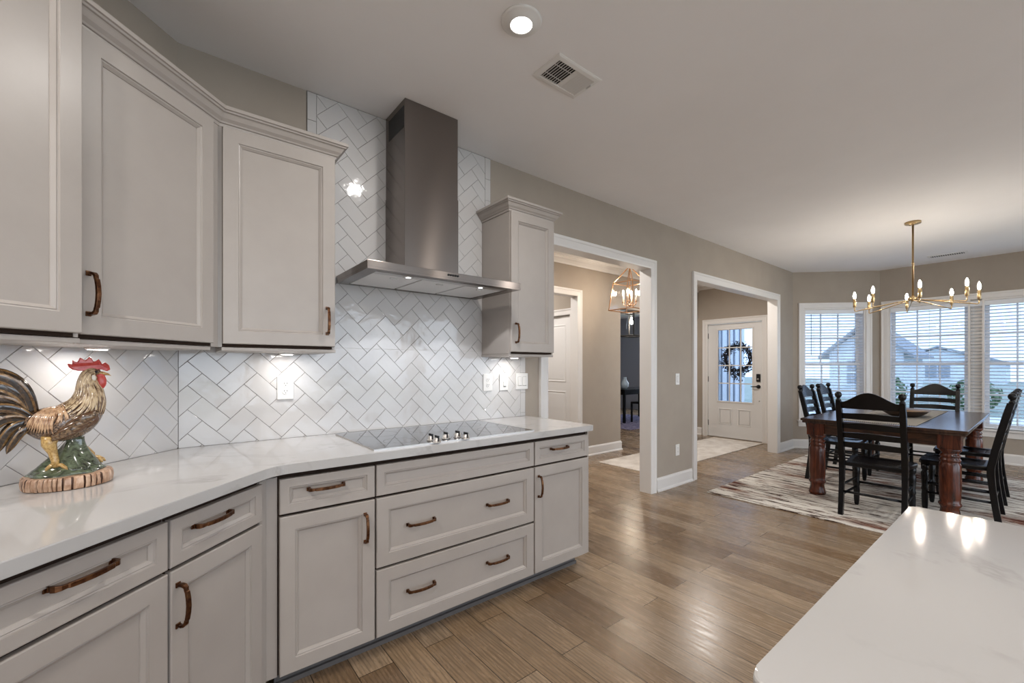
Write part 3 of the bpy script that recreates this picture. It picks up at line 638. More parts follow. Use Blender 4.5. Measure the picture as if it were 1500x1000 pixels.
# outlets and switches
def plate(loc, rz, wdt, kind, label, cat, name):
    r = thing(name, label, cat, loc, rz); h = 0.122 if wdt < 0.2 else 0.122
    b = MB(); b.box(-wdt / 2, wdt / 2, -0.007, 0, -h / 2, h / 2, 0.0025); b.build('cover_plate', M['white_plastic'], r)
    for k in kind:
        kd, kx = k
        if kd == 'o':
            for sz in (-1, 1):
                b = MB(); b.smooth = False; b.lathe([(0.0165, -0.007), (0.0160, -0.0095), (0.001, -0.0097)], (kx, 0, sz * 0.0195), 20, 'y'); rc = b.build('receptacle', M['white_plastic'], r)
                b = MB()
                for sx in (-1, 1): b.box(kx + sx * 0.0062 - 0.0012, kx + sx * 0.0062 + 0.0012, -0.0101, -0.0096, sz * 0.0195 - 0.001, sz * 0.0195 + 0.0075)
                b.box(kx - 0.002, kx + 0.002, -0.0101, -0.0096, sz * 0.0195 - 0.0095, sz * 0.0195 - 0.0055); b.build('slots', M['slot'], rc)
        elif kd == 'r':
            b = MB(); b.box(kx - 0.0178, kx + 0.0178, -0.0075, -0.006, -0.0343, 0.0343); b.build('rocker_gap', M['grout'], r)
            b = MB(); b.box(kx - 0.0165, kx + 0.0165, -0.0085, -0.006, -0.033, 0.033, 0.001); b.rings([[(kx - 0.014, -0.0085, -0.030), (kx + 0.014, -0.0085, -0.030), (kx + 0.014, -0.0085, 0.030), (kx - 0.014, -0.0085, 0.030)], [(kx - 0.014, -0.0125, -0.029), (kx + 0.014, -0.0125, -0.029), (kx + 0.014, -0.0088, 0.029), (kx - 0.014, -0.0088, 0.029)]]); b.build('rocker', M['white_plastic'], r)
        elif kd == 'd':
            b = MB(); b.box(kx - 0.012, kx + 0.012, -0.012, -0.006, -0.030, 0.004, 0.001); b.build('dimmer_slide', M['white_plastic'], r)
            b = MB(); b.box(kx - 0.010, kx + 0.010, -0.0125, -0.0118, -0.033, -0.029); b.build('slots', M['slot'], r)
    return r
tY = -0.0085
plate((0.470, tY, 1.180), 0, 0.078, [('o', 0)], 'white duplex outlet on herringbone tile under the wall cabinet left of the hood', 'outlet', 'wall_outlet')
plate((1.770, tY, 1.177), 0, 0.078, [('o', 0)], 'white duplex outlet on tile, leftmost of three plates under the narrow cabinet', 'outlet', 'wall_outlet')
plate((1.915, tY, 1.177), 0, 0.078, [('d', 0.004)], 'white single dimmer plate, middle of three plates under the narrow cabinet', 'switch', 'light_switch')
plate((2.088, tY, 1.179), 0, 0.118, [('r', -0.023), ('r', 0.023)], 'white double rocker switch plate, rightmost of three under the narrow cabinet', 'switch', 'light_switch')
plate((4.307, 0, 1.155), 0, 0.074, [('r', 0)], 'white light switch on the greige pier between the two openings', 'switch', 'light_switch')
plate((4.307, 0, 0.385), 0, 0.074, [('o', 0)], 'white outlet low on the greige pier between the two openings', 'outlet', 'wall_outlet')

# ------------------------------------------------------------------ ceiling fittings
def can(x, y, label, power=P_CAN):
    r = thing('recessed_light', label, 'light', (x, y, CEIL), 0, 'recessed kitchen lights')
    b = MB(); b.smooth = True; b.lathe([(0.088, 0.0), (0.088, -0.005), (0.080, -0.009), (0.056, -0.012), (0.052, -0.020), (0.047, -0.020), (0.047, -0.012)], (0, 0, 0), 36); b.build('trim_ring', M['white_plastic'], r)
    b = MB(); b.lathe([(0.047, -0.017), (0.001, -0.0175)], (0, 0, 0), 32); b.build('lens', M['lens'], r)
    light('can_lamp', 'AREA', r, (0, 0, -0.022), power, NEUTRAL, 0.09)
    return r
can(1.185, -1.085, 'lit round recessed ceiling light at the top of the photo, near the vent', 5.5)
for x, y in ((-0.75, -1.75), (-0.8, -0.9 - 1.9), (-0.7, -3.6), (3.7, -3.1), (0.9, -5.3), (3.6, -5.0)): can(x, y, 'added unseen recessed fill light in the kitchen ceiling outside the frame')  # unseen lights added to fill the room from behind the camera

def ceiling_vent(x0, x1, y0, y1, label, name='air_vent'):
    r = thing(name, label, 'vent', ((x0 + x1) / 2, (y0 + y1) / 2, CEIL)); hx, hy = (x1 - x0) / 2, (y1 - y0) / 2; m = 0.032
    b = MB()
    rs = [[(-hx + i, -hy + i, z), (hx - i, -hy + i, z), (hx - i, hy - i, z), (-hx + i, hy - i, z)] for i, z in ((0, 0), (0.0, -0.003), (0.008, -0.007), (m - 0.004, -0.009), (m, -0.006), (m, -0.001))]
    b.rings(rs, False, False); b.build('frame', M['white_plastic'], r)
    b = MB(); b.box(-hx + m, hx - m, -hy + m, hy - m, -0.0012, -0.0004); b.build('duct_backing', M['black_matte'], r)
    n = 8; half = hx - m; b = MB()
    for side in ((-1, 1) if hx > 0.1 else ()):
        for i in range(n):
            c = side * half * (i + 0.5) / n; w_ = half / n * 0.44
            dz = 0.0088
            if side > 0: q = [(c - w_, -0.0015), (c + w_, -0.0015 - dz), (c + w_ + 0.0012, -0.0015 - dz), (c - w_ + 0.0012, -0.0015)]
            else: q = [(c - w_, -0.0015 - dz), (c + w_ * 1.15, -0.0015), (c + w_ * 1.15 + 0.001, -0.0015), (c - w_ + 0.001, -0.0015 - dz)]
            b.prism([(p[0], p[1]) for p in q], -hy + m, hy - m, T=lambda v: Vector((v.x, v.z, v.y)))
    for yy in (-hy * 0.35, hy * 0.35): b.box(-half, 0 if hx > 0.1 else -half + 0.004, yy - 0.001, yy + 0.001, -0.006, -0.002)
    b.build('louvers', M['white_plastic'], r)
    if hx < 0.1:
        b = MB(); b.box(-half, half, -hy + m, hy - m, -0.0075, -0.0065); b.build('open_slots', M['slot'], r)
        b = MB()
        for q in range(15): yy = -hy + m + (2 * hy - 2 * m) * (q + 0.5) / 15; b.box(-half, half, yy - 0.003, yy + 0.003, -0.010, -0.0074)
        b.build('bars', M['white_plastic'], r)
    if hx > 0.1:
        b = MB(); b.box(hx - 0.026, hx - 0.020, -hy + 0.055, -hy + 0.085, -0.018, -0.008); b.build('lever', M['white_plastic'], r)
ceiling_vent(1.445, 1.755, -1.058, -0.858, 'white rectangular ceiling vent with one dark half, near the recessed light')
ceiling_vent(8.0, 8.16, -1.88, -1.50, 'small white ceiling vent near the bay windows behind the chandelier')

# ------------------------------------------------------------------ rooster
RO = thing('rooster_figurine', 'glazed ceramic rooster with red comb on a bark base, standing on the worktop', 'figurine', (-0.253, -0.554, 0.9145), math.atan2(0.136, 0.99))
b = MB(); b.cur = 0
def bark_r(t, z): 
    k = 40; ph = t * k / (2 * math.pi) + 0.55 * math.sin(3 * t) + 0.4 * math.sin(7 * t + 1) + 6 * z * math.sin(5 * t); fr_ = abs((ph % 1) - 0.5) * 2
    return -0.006 * max(0, (fr_ - 0.70) / 0.30)
rs = []; NS = 360
for rad, z, gk in ((0.098, 0.0, 0.6), (0.103, 0.003, 1), (0.105, 0.018, 1), (0.103, 0.034, 1), (0.099, 0.039, 0.7), (0.085, 0.040, 0), (0.01, 0.040, 0)):
    rs.append([((rad + gk * bark_r(2 * math.pi * i / NS, z) + (0.003 * noise.noise((3 * math.cos(i * 0.01745), 3 * math.sin(i * 0.01745), 1)) if rad > 0.05 else 0)) * math.cos(2 * math.pi * i / NS), (rad * 0.96 + gk * bark_r(2 * math.pi * i / NS, z)) * math.sin(2 * math.pi * i / NS), z) for i in range(NS)])
b.rings(rs)
for fi in range(len(b.f)):
    k = fi // NS; i = fi % NS
    if k < 4 and fi < NS * 6 and bark_r(2 * math.pi * (i + 0.5) / NS, 0) < -0.003: b.mi[fi] = 1
b.build('bark_base', [M['rc_bark'], M['rc_groove']], RO)
# green mound with stump
b = MB(); b.smooth = True; rs = []
for k in range(11):
    t = k / 10; a = t * math.pi / 2; ring = []
    for i in range(40):
        th = 2 * math.pi * i / 40; rx, ry = 0.088, 0.076
        d = 1 + 0.10 * noise.noise((2.2 * math.cos(th), 2.2 * math.sin(th), 2.5 * t)) + 0.05 * math.sin(5 * th + 6 * t)
        x = rx * math.cos(a) * math.cos(th) * d; y = ry * math.cos(a) * math.sin(th) * d; z = 0.038 + 0.030 * math.sin(a) * (1 + 0.35 * noise.noise((4 * math.cos(th), 4 * math.sin(th), 3)))
        ring.append((x - 0.006, y, z))
    rs.append(ring)
b.rings(rs); b.build('green_mound', M['rc_green'], RO)
b = MB(); b.smooth = True; rs = []
for k in range(13):
    t = k / 12; z = 0.050 + 0.100 * t; rr = 0.056 * (1 - t) ** 1.6 + 0.021; cx = -0.004 + 0.020 * t
    rs.append([(cx + rr * (1 + 0.12 * math.sin(4 * (2 * math.pi * i / 32) + 5 * t)) * math.cos(2 * math.pi * i / 32), rr * 0.8 * (1 + 0.12 * math.sin(4 * (2 * math.pi * i / 32) + 5 * t)) * math.sin(2 * math.pi * i / 32), z) for i in range(32)])
b.rings(rs); b.build('green_stump', M['rc_green'], RO)
# body loft
ST = [(-0.086, 0.226, 0.020, 0.016), (-0.076, 0.216, 0.036, 0.028), (-0.056, 0.204, 0.050, 0.042), (-0.028, 0.195, 0.056, 0.051), (0.004, 0.203, 0.058, 0.054), (0.028, 0.228, 0.053, 0.051), (0.042, 0.258, 0.043, 0.043), (0.046, 0.290, 0.034, 0.034), (0.043, 0.318, 0.026, 0.026), (0.044, 0.338, 0.021, 0.021), (0.051, 0.353, 0.019, 0.018), (0.062, 0.356, 0.015, 0.014), (0.071, 0.353, 0.007, 0.007)]
def cr(p0, p1, p2, p3, t):
    return tuple(0.5 * (2 * b_ + (c_ - a_) * t + (2 * a_ - 5 * b_ + 4 * c_ - d_) * t * t + (3 * b_ - a_ - 3 * c_ + d_) * t ** 3) for a_, b_, c_, d_ in zip(p0, p1, p2, p3))
def st_eval(u):
    n = len(ST) - 1; x = max(0, min(n - 1e-6, u * n)); i = int(x); t = x - i
    return cr(ST[max(i - 1, 0)], ST[i], ST[i + 1], ST[min(i + 2, n)], t)
def surf(u, th, off=0.0):
    x, z, h, wd = st_eval(u); e = 0.01; a = st_eval(min(1, u + e)); c = st_eval(max(0, u - e)); t = Vector((a[0] - c[0], a[1] - c[1])).normalized(); nn = Vector((-t.y, t.x))
    hh = (h + off) * math.cos(th); ww = (wd + off) * math.sin(th)
    return Vector((x + nn.x * hh, ww, z + nn.y * hh))
b = MB(); b.smooth = True; b.rings([[surf(k / 48, 2 * math.pi * i / 28) for i in range(28)] for k in range(49)]); b.build('body', M['rc_brown'], RO)
def feather(b, path, width, hgt, n=9):
    pts = []
    for k in range(n + 1):
        t = k / n; x = t * (len(path) - 1); i = min(int(x), len(path) - 2); f_ = x - i
        pts.append((path[i][0] * (1 - f_) + path[i + 1][0] * f_, path[i][1] * (1 - f_) + path[i + 1][1] * f_))
    rs = []
    for k, (u, th) in enumerate(pts):
        t = k / n; wv = width * (0.35 + 0.65 * math.sin(math.pi * min(1, 0.15 + t * 0.62))) * (1 if t < 0.8 else max(0.05, (1 - t) / 0.2)) ; hv = hgt * (0.4 + 0.6 * math.sin(math.pi * min(1, t * 0.9)))
        p = surf(u, th, -0.001); q = surf(u, th, hv); nrm = (q - p).normalized()
        u2, t2 = pts[min(k + 1, n)]; u1, t1 = pts[max(k - 1, 0)]; tg_ = (surf(u2, t2) - surf(u1, t1)).normalized(); side = tg_.cross(nrm).normalized()
        rs.append([p - side * wv, p - side * wv * 0.55 + nrm * hv * 0.75, p + nrm * hv, p + side * wv * 0.55 + nrm * hv * 0.75, p + side * wv])
    f0 = len(b.f); b.rings(rs, True, True)
    for k in range(n):
        for q in (0, 3): b.mi[f0 + k * 5 + q] = 1
M['rc_line'] = mat('brown_feather_line_glaze', (0.10, 0.045, 0.02), 0.22, coat=0.6)
M['rc_gold'] = speckle(mat('golden_tail_line_glaze', (0.3, 0.17, 0.06), 0.18, coat=0.7), (0.09, 0.042, 0.017), (0.30, 0.175, 0.068), (40, 40, 40), 2)
b = MB(); b.smooth = True; rg = random.Random(5)
for lay, (u0, u1, cnt) in enumerate(((0.62, 0.34, 30), (0.70, 0.44, 30), (0.78, 0.54, 26), (0.85, 0.63, 22), (0.90, 0.72, 16))):
    for i in range(cnt):
        th = 2 * math.pi * (i + 0.5 * (lay % 2)) / cnt; fr_ = abs(((th / math.pi + 1) % 2) - 1)   # 1 at breast side
        back = math.cos(th); lo = u1 + (0.10 if back < -0.3 else 0.0) - (0.05 if back > 0.5 else 0)
        jt = rg.uniform(-0.10, 0.10)
        feather(b, [(u0, th), ((u0 + lo) / 2, th + jt), (lo + rg.uniform(-0.015, 0.015), th - jt * 0.6)], 0.0062, 0.0036)
b.build('neck_hackle', [M['rc_neck'], M['rc_line']], RO)
b = MB(); b.smooth = True
for sg in (-1, 1):
    for i in range(13):
        u0 = 0.42 - i * 0.023; feather(b, [(u0, sg * 0.1), (u0 - 0.02, sg * 0.6), (u0 - 0.065 + 0.02 * math.sin(i * 2), sg * 1.1), (u0 - 0.095, sg * (1.45 + 0.035 * i))], 0.0056, 0.005, 14)
    for i in range(11):
        u0 = 0.235 - i * 0.015; feather(b, [(u0, sg * 0.1), (u0 - 0.025, sg * 0.7), (u0 - 0.020, sg * 1.4), (u0 + 0.012, sg * (2.15 + 0.03 * i))], 0.0066, 0.0085, 16)
b.build('saddle_hackle', [M['rc_tan'], M['rc_line']], RO)
# wings
for sg in (-1, 1):
    b = MB(); b.smooth = True
    for i, (p0, pm, p1, wd) in enumerate((((0.064, 0.228), (0.035, 0.214), (-0.012, 0.186), 0.016), ((0.062, 0.218), (0.025, 0.196), (-0.026, 0.172), 0.014), ((0.056, 0.206), (0.015, 0.182), (-0.040, 0.160), 0.012), ((0.048, 0.196), (0.005, 0.170), (-0.040, 0.150), 0.010), ((0.058, 0.226), (0.044, 0.205), (0.020, 0.180), 0.020), ((0.060, 0.222), (0.050, 0.20), (0.034, 0.184), 0.016))):
        pts = []; rad = []
        for k in range(11):
            t = k / 10; x = (1 - t) ** 2 * p0[0] + 2 * t * (1 - t) * pm[0] + t * t * p1[0]; z = (1 - t) ** 2 * p0[1] + 2 * t * (1 - t) * pm[1] + t * t * p1[1]
            pts.append((x, sg * (0.047 + 0.016 * math.sin(math.pi * min(1, 0.12 + t * 0.88)) - 0.0016 * i), z)); rad.append(wd * (0.35 + 0.65 * math.sin(math.pi * (0.12 + 0.80 * t))))
        b.tube(pts, rad, 12, 0.42, (0, sg, 0))
        for q in range(10):
            for st_ in (1, 4, 7, 10): b.mi[len(b.f) - 122 + q * 12 + st_] = 1
    b.build('wing', [M['rc_wing'], M['rc_line']], RO)
# tail sickles
tl = [((-0.075, 0.232), (-0.085, 0.33), (-0.135, 0.385), (-0.215, 0.345), 0.017), ((-0.078, 0.228), (-0.10, 0.315), (-0.15, 0.355), (-0.225, 0.295), 0.018), ((-0.078, 0.222), (-0.11, 0.29), (-0.16, 0.32), (-0.225, 0.245), 0.018), ((-0.078, 0.216), (-0.115, 0.265), (-0.155, 0.285), (-0.205, 0.205), 0.017), ((-0.078, 0.210), (-0.115, 0.235), (-0.145, 0.245), (-0.18, 0.165), 0.016), ((-0.074, 0.206), (-0.10, 0.215), (-0.128, 0.205), (-0.146, 0.130), 0.014), ((-0.070, 0.200), (-0.09, 0.20), (-0.108, 0.185), (-0.128, 0.128), 0.012)]
for lay in (-1, 0, 1):
    for i, (p0, p1, p2, p3, wd) in enumerate(tl):
        b = MB(); b.smooth = True; pts = []; rad = []
        for k in range(17):
            t = k / 16; c0, c1, c2, c3 = (1 - t) ** 3, 3 * t * (1 - t) ** 2, 3 * t * t * (1 - t), t ** 3
            sh = 0.010 * abs(lay)
            pts.append((c0 * p0[0] + c1 * p1[0] + c2 * p2[0] + c3 * p3[0], lay * (0.008 + 0.014 * math.sin(math.pi * t * 0.8)) + 0.003 * ((i % 3) - 1), c0 * p0[1] + c1 * p1[1] + c2 * p2[1] + c3 * p3[1] - sh * t))
            rad.append(wd * (0.5 + 0.5 * math.sin(math.pi * min(1, 0.1 + 0.75 * t))) * (1 if t < 0.85 else max(0.08, math.sqrt((1 - t) / 0.15))))
        b.tube(pts, rad, 14, 0.38, (0, 1, 0))
        for q in range(16):
            for st_ in ((1, 4, 9, 12) if (i + lay) % 2 else (2, 5, 8, 12)): b.mi[q * 14 + st_] = 1
        b.build('tail_feather', [M['rc_tail'], M['rc_gold']], RO)
# comb, wattle, beak, eyes, ear lobes
b = MB(); cp = [(0.096, 0.366), (0.093, 0.380), (0.084, 0.390), (0.076, 0.384), (0.073, 0.392), (0.068, 0.401), (0.061, 0.394), (0.056, 0.392), (0.052, 0.401), (0.047, 0.409), (0.041, 0.401), (0.036, 0.396), (0.029, 0.402), (0.024, 0.405), (0.021, 0.396), (0.018, 0.390), (0.010, 0.393), (0.007, 0.397), (0.007, 0.387), (0.006, 0.381), (0.001, 0.385), (-0.004, 0.384), (-0.001, 0.374), (0.007, 0.366), (0.020, 0.362), (0.044, 0.362), (0.060, 0.366), (0.076, 0.366), (0.088, 0.360)]
cc = (0.045, 0.374); vs = []
for y, k in ((-0.0085, 0.90), (-0.0045, 1.0), (0.0045, 1.0), (0.0085, 0.90)):
    vs.append([(cc[0] + (x - cc[0]) * k, y * (1.0 if z < 0.385 else 0.6), cc[1] + (z - cc[1]) * k) for x, z in cp])
b.rings(vs); b.build('comb', M['rc_red'], RO, bevel=0.0012)
b = MB(); b.smooth = True
for sg in (-1, 1): b.ball((0.074, sg * 0.006, 0.326), 0.021, 16, 10, (0.62, 0.36, 1.15))
b.ball((0.070, 0, 0.345), 0.013, 12, 8, (1, 0.9, 0.9)); b.build('wattle', M['rc_red'], RO)
b = MB(); b.smooth = True; b.tube([(0.064, 0, 0.353), (0.078, 0, 0.353), (0.090, 0, 0.350), (0.098, 0, 0.345)], [0.011, 0.008, 0.0045, 0.0008], 10, 0.8); b.build('beak', M['rc_yellow'], RO)
for sg in (-1, 1):
    b = MB(); b.smooth = True; b.ball((0.0615, sg * 0.0135, 0.3585), 0.0042, 10, 8); b.build('eye', M['black_matte'], RO)
    b = MB(); b.smooth = True; b.ball((0.0545, sg * 0.0185, 0.338), 0.0095, 10, 8, (0.75, 0.4, 1.15)); b.build('ear_lobe', M['rc_ear'], RO)
# legs with toes
for sg, fx, fz in ((-1, -0.030, 0.066), (1, 0.052, 0.066)):
    b = MB(); b.smooth = True; hx = -0.040 if sg < 0 else 0.012
    b.tube([(hx, sg * 0.026, 0.160), (hx - 0.003, sg * 0.028, 0.135), ((hx + fx) / 2, sg * 0.030, 0.110), (fx, sg * 0.034, 0.085), (fx, sg * 0.036, fz)], [0.021, 0.017, 0.011, 0.0095, 0.010], 12)
    for a in (-40, 0, 40, 180):
        ca, sa = math.cos(R(a)), math.sin(R(a)); ln = 0.034 if a != 180 else 0.020
        b.tube([(fx, sg * 0.036, fz + 0.003), (fx + ca * ln * 0.5, sg * 0.036 + sa * ln * 0.5, fz + 0.006), (fx + ca * ln * 0.85, sg * 0.036 + sa * ln * 0.85, fz - 0.003), (fx + ca * ln, sg * 0.036 + sa * ln, fz - 0.010)], [0.0075, 0.006, 0.005, 0.002], 8)
    b.build('leg', M['rc_yellow'], RO)

# ------------------------------------------------------------------ island
ip = round_corner((1.0, -2.273), (0.545, -2.273), (0.545, -3), 0.03) + [(0.545, -4.7), (1.565, -4.7)] + round_corner((1.565, -3), (1.565, -2.273), (1.0, -2.273), 0.014)
tag(slab('island_worktop', ip, 0.878, 0.914, M['quartz'], 0.004), 'white quartz island top at the lower right corner of the photo', 'worktop')
isl = thing('kitchen_island', 'cream panelled island cabinet under the white island top', 'cabinet', (1.055, -3.48, 0))
b = MB(); b.box(-0.47, 0.25, -1.17, 1.155, 0.09, 0.876); b.build('carcass', M['cab'], isl)
b = MB(); b.box(-0.42, 0.23, -1.15, 1.13, 0, 0.092); b.build('toe_kick', M['toe'], isl)
for k in range(4):
    b = MB(); y0 = -1.165 + k * 0.58; panel(b, y0 + 0.003, y0 + 0.575, 0.10, 0.862, 0.0)
    b.v = [(-0.47 + p[1], p[0], p[2]) for p in b.v]; b.build('door', M['cab'], isl)
b = MB(); panel(b, -0.46, 0.24, 0.10, 0.862, 0.0); b.v = [(-p[0] - 0.22, 1.155 - p[1], p[2]) for p in b.v]; b.build('end_panel', M['cab'], isl)

# ------------------------------------------------------------------ windows and blinds
def window(name, loc, rz, units, zb, zt, x_all):
    """local x along the wall, y outwards, z up; units = list of (x0, x1)"""
    r = newobj(name, None, None, loc, rz); struct(r); r.empty_display_size = 0.1
    b = MB()
    X0, X1 = x_all
    for (x0, x1) in units:
        b.box(x0, x0 + 0.022, 0.0, 0.14, zb, zt); b.box(x1 - 0.022, x1, 0.0, 0.14, zb, zt); b.box(x0 + 0.022, x1 - 0.022, 0.0, 0.14, zt - 0.022, zt); b.box(x0 + 0.022, x1 - 0.022, 0.03, 0.14, zb, zb + 0.02)
    b.build('window_frame', M['trim'], r)
    if len(units) == 2:
        b = MB(); b.box(units[0][1], units[1][0], 0.056, 0.14, zb, zt); b.build('mullion', M['trim'], r)
    zm = (zb + zt) / 2
    for (x0, x1) in units:
        for (za, zc, y) in ((zb + 0.02, zm + 0.02, 0.095), (zm - 0.02, zt - 0.022, 0.120)):
            b = MB(); xa, xb = x0 + 0.022, x1 - 0.022; fw_ = 0.042
            b.box(xa, xa + fw_, y, y + 0.022, za, zc); b.box(xb - fw_, xb, y, y + 0.022, za, zc); b.box(xa + fw_, xb - fw_, y, y + 0.022, za, za + fw_); b.box(xa + fw_, xb - fw_, y, y + 0.022, zc - fw_, zc)
            for k in (1, 2): xk = xa + fw_ + (xb - xa - 2 * fw_) * k / 3; b.box(xk - 0.009, xk + 0.009, y + 0.004, y + 0.018, za + fw_, zc - fw_)
            zk = (za + zc) / 2; b.box(xa + fw_, xb - fw_, y + 0.005, y + 0.017, zk - 0.009, zk + 0.009)
            s_ = b.build('sash', M['trim'], r)
            b = MB(); b.box(xa + fw_ - 0.003, xb - fw_ + 0.003, y + 0.0095, y + 0.0125, za + fw_ - 0.003, zc - fw_ + 0.003); b.build('pane', M['glass_tint'], s_)
    b = MB(); cw = 0.085
    rs = []
    for px, pz, ox, oz in ((X0, zb, -1, 0), (X0, zt, -1, 1), (X1, zt, 1, 1), (X1, zb, 1, 0)):
        rs.append([(px + ox * o * 0.94, -t, pz + oz * o * 0.94) for o, t in CAS])
    b.rings(rs); b.box(X0 - 0.085, X1 + 0.085, -0.016, -0.001, zb - 0.105, zb - 0.025, 0.002); b.build('casing', M['trim'], r)
    b = MB(); b.box(X0 - 0.105, X1 + 0.105, -0.045, 0.09, zb - 0.025, zb, 0.004); b.build('window_sill', M['trim'], r)
    return r
def blind(loc, rz, x0, x1, zb, zt, label, wand, cords):
    r = thing('window_blind', label, 'blind', loc, rz, 'white slatted window blinds')
    b = MB(); b.box(x0, x1, 0.012, 0.028, zt - 0.068, zt - 0.002, 0.002); b.box(x0, x1, 0.028, 0.054, zt - 0.045, zt - 0.004); b.build('valance', M['blind'], r)
    b = MB(); z = zt - 0.085; tl_ = R(17); ca, sa = math.cos(tl_) * 0.0185, math.sin(tl_) * 0.0185
    while z > zb + 0.045:
        b.rings([[(x, 0.031 - ca, z + sa + 0.0), (x, 0.031, z + 0.0022), (x, 0.031 + ca, z - sa), (x, 0.031 + ca, z - sa - 0.0025), (x, 0.031, z - 0.0006), (x, 0.031 - ca, z + sa - 0.0025)] for x in (x0 + 0.004, x1 - 0.004)]); z -= 0.0462
    b.build('slats', M['blind'], r)
    b = MB(); b.box(x0 + 0.004, x1 - 0.004, 0.012, 0.050, zb + 0.006, zb + 0.024, 0.003); b.build('bottom_rail', M['blind'], r)
    for cx in cords:
        b = MB()
        for yy in (0.0105, 0.051): b.box(cx - 0.0012, cx + 0.0012, yy - 0.0008, yy + 0.0008, zb + 0.02, zt - 0.05)
        b.build('ladder_cord', M['blind'], r)
    if wand is not None:
        b = MB(); b.smooth = True; b.tube([(wand, 0.004, zt - 0.07), (wand, 0.003, zt - 0.72)], 0.0045, 8); b.build('tilt_wand', mat('grey_wand', (0.22, 0.23, 0.25), 0.3), r)
window('window_1', (BA[0], BA[1], 0), R(-45), [W1], WZ0, WZ1, W1)
blind((BA[0], BA[1], 0), R(-45), W1[0] + 0.024, W1[1] - 0.024, WZ0 + 0.002, WZ1 - 0.022, 'white slatted blind on the narrow angled window left of the bay', 0.275, (0.33, 0.615, 0.90))
wx = [(-y - 0.9) for y in WY]
window('window_2', (BB[0], BB[1], 0), R(-90), [(wx[0], wx[1]), (wx[2], wx[3])], WZ0, WZ1, (wx[0], wx[3]))
blind((BB[0], BB[1], 0), R(-90), wx[0] + 0.024, wx[3] - 0.024, WZ0 + 0.002, WZ1 - 0.022, 'wide white slatted blind on the double bay window behind the dining table', None, (0.16, 0.55, 0.99, 1.4, 1.83))
for nm, x0, x1 in (('fill_window_1', -1.5, 1.3), ('fill_window_2', 1.6, 4.4), ('fill_window_3', 4.7, 7.5)):
    b = MB()
    for xx in (x0, (x0 + x1) / 2 - 0.03, x1 - 0.06): b.box(xx, xx + 0.06, -7.10, -7.02, 0.06, 2.5)
    for xa, xb in ((x0 + 0.06, (x0 + x1) / 2 - 0.03), ((x0 + x1) / 2 + 0.03, x1 - 0.06)): b.box(xa, xb, -7.10, -7.02, 0.06, 0.13); b.box(xa, xb, -7.10, -7.02, 2.43, 2.5)
    struct(b.build(nm, M['trim']))  # frames of the added rear openings that admit fill daylight

# ------------------------------------------------------------------ dining area
RZ = 0.010
b = MB(); b.box(4.29, 7.62, -2.86, -0.335, 0.0005, RZ, 0.003)
tag(b.build('area_rug', M['rug']), 'large cream, brown and rust streaked rug under the dining table', 'rug')
TX0, TX1, TY0, TY1, TZ = 4.99, 7.17, -2.12, -0.95, 0.77
tb = thing('dining_table', 'dark wood dining table with thick red-brown turned legs on the streaked rug', 'table', ((TX0 + TX1) / 2, (TY0 + TY1) / 2, RZ))
hx, hy = (TX1 - TX0) / 2, (TY1 - TY0) / 2; tz = TZ - RZ
b = MB(); b.box(-hx, hx, -hy, hy, tz - 0.024, tz, 0.004); b.box(-hx + 0.012, hx - 0.012, -hy + 0.012, hy - 0.012, tz - 0.046, tz - 0.024, 0.004); b.build('tabletop', M['table_top'], tb)
b = MB(); a_ = 0.085
for sy in (-1, 1): b.box(-hx + a_, hx - a_, sy * (hy - a_), sy * (hy - a_ - 0.025), tz - 0.15, tz - 0.045)
for sx in (-1, 1): b.box(sx * (hx - a_), sx * (hx - a_ - 0.025), -hy + a_, hy - a_, tz - 0.15, tz - 0.045)
b.build('apron', M['table_apron'], tb, bevel=0.003)
for sx in (-1, 1):
    for sy in (-1, 1):
        c = (sx * (hx - 0.115), sy * (hy - 0.115)); b = MB(); b.box(c[0] - 0.072, c[0] + 0.072, c[1] - 0.072, c[1] + 0.072, tz - 0.165, tz - 0.046, 0.004)
        b.smooth = True
        b.lathe([(0.060, tz - 0.160), (0.072, tz - 0.166), (0.072, tz - 0.178), (0.058, tz - 0.196), (0.053, tz - 0.210), (0.062, tz - 0.216), (0.066, tz - 0.226), (0.060, tz - 0.235), (0.059, tz - 0.245), (0.066, tz - 0.252), (0.068, tz - 0.264), (0.059, tz - 0.276), (0.062, tz - 0.284), (0.068, tz - 0.300), (0.070, tz - 0.38), (0.070, tz - 0.50), (0.067, tz - 0.58), (0.063, tz - 0.612), (0.070, tz - 0.620), (0.073, tz - 0.632), (0.066, tz - 0.645), (0.060, tz - 0.655), (0.058, tz - 0.67), (0.063, tz - 0.70), (0.070, tz - 0.725), (0.074, tz - 0.74), (0.068, 0.0)], (c[0], c[1], 0), 28)
        b.build('leg', M['table_leg'], tb)
b = MB(); b.box(5.08, 7.06, -1.80, -1.265, TZ + 0.0004, TZ + 0.004)
rn = tag(b.build('table_runner', M['runner']), 'black and cream checked runner lengthwise on the dining table', 'table runner')
bw = thing('dough_bowl', 'shallow oval wooden bowl on the checked table runner', 'bowl', (6.0, -1.585, TZ + 0.0045), R(96))
b = MB(); b.smooth = True; b.lathe([(0.09, 0.0), (0.115, 0.004), (0.165, 0.035), (0.195, 0.062), (0.197, 0.066)], (0, 0, 0), 36, 'z', 1.0, 1.4); b.build('bowl_outside', M['bowl_dark'], bw)
b = MB(); b.smooth = True; b.lathe([(0.197, 0.0662), (0.186, 0.066), (0.150, 0.036), (0.10, 0.016), (0.001, 0.012)], (0, 0, 0), 36, 'z', 1.0, 1.4); b.build('bowl_inside', M['bowl_wood'], bw)

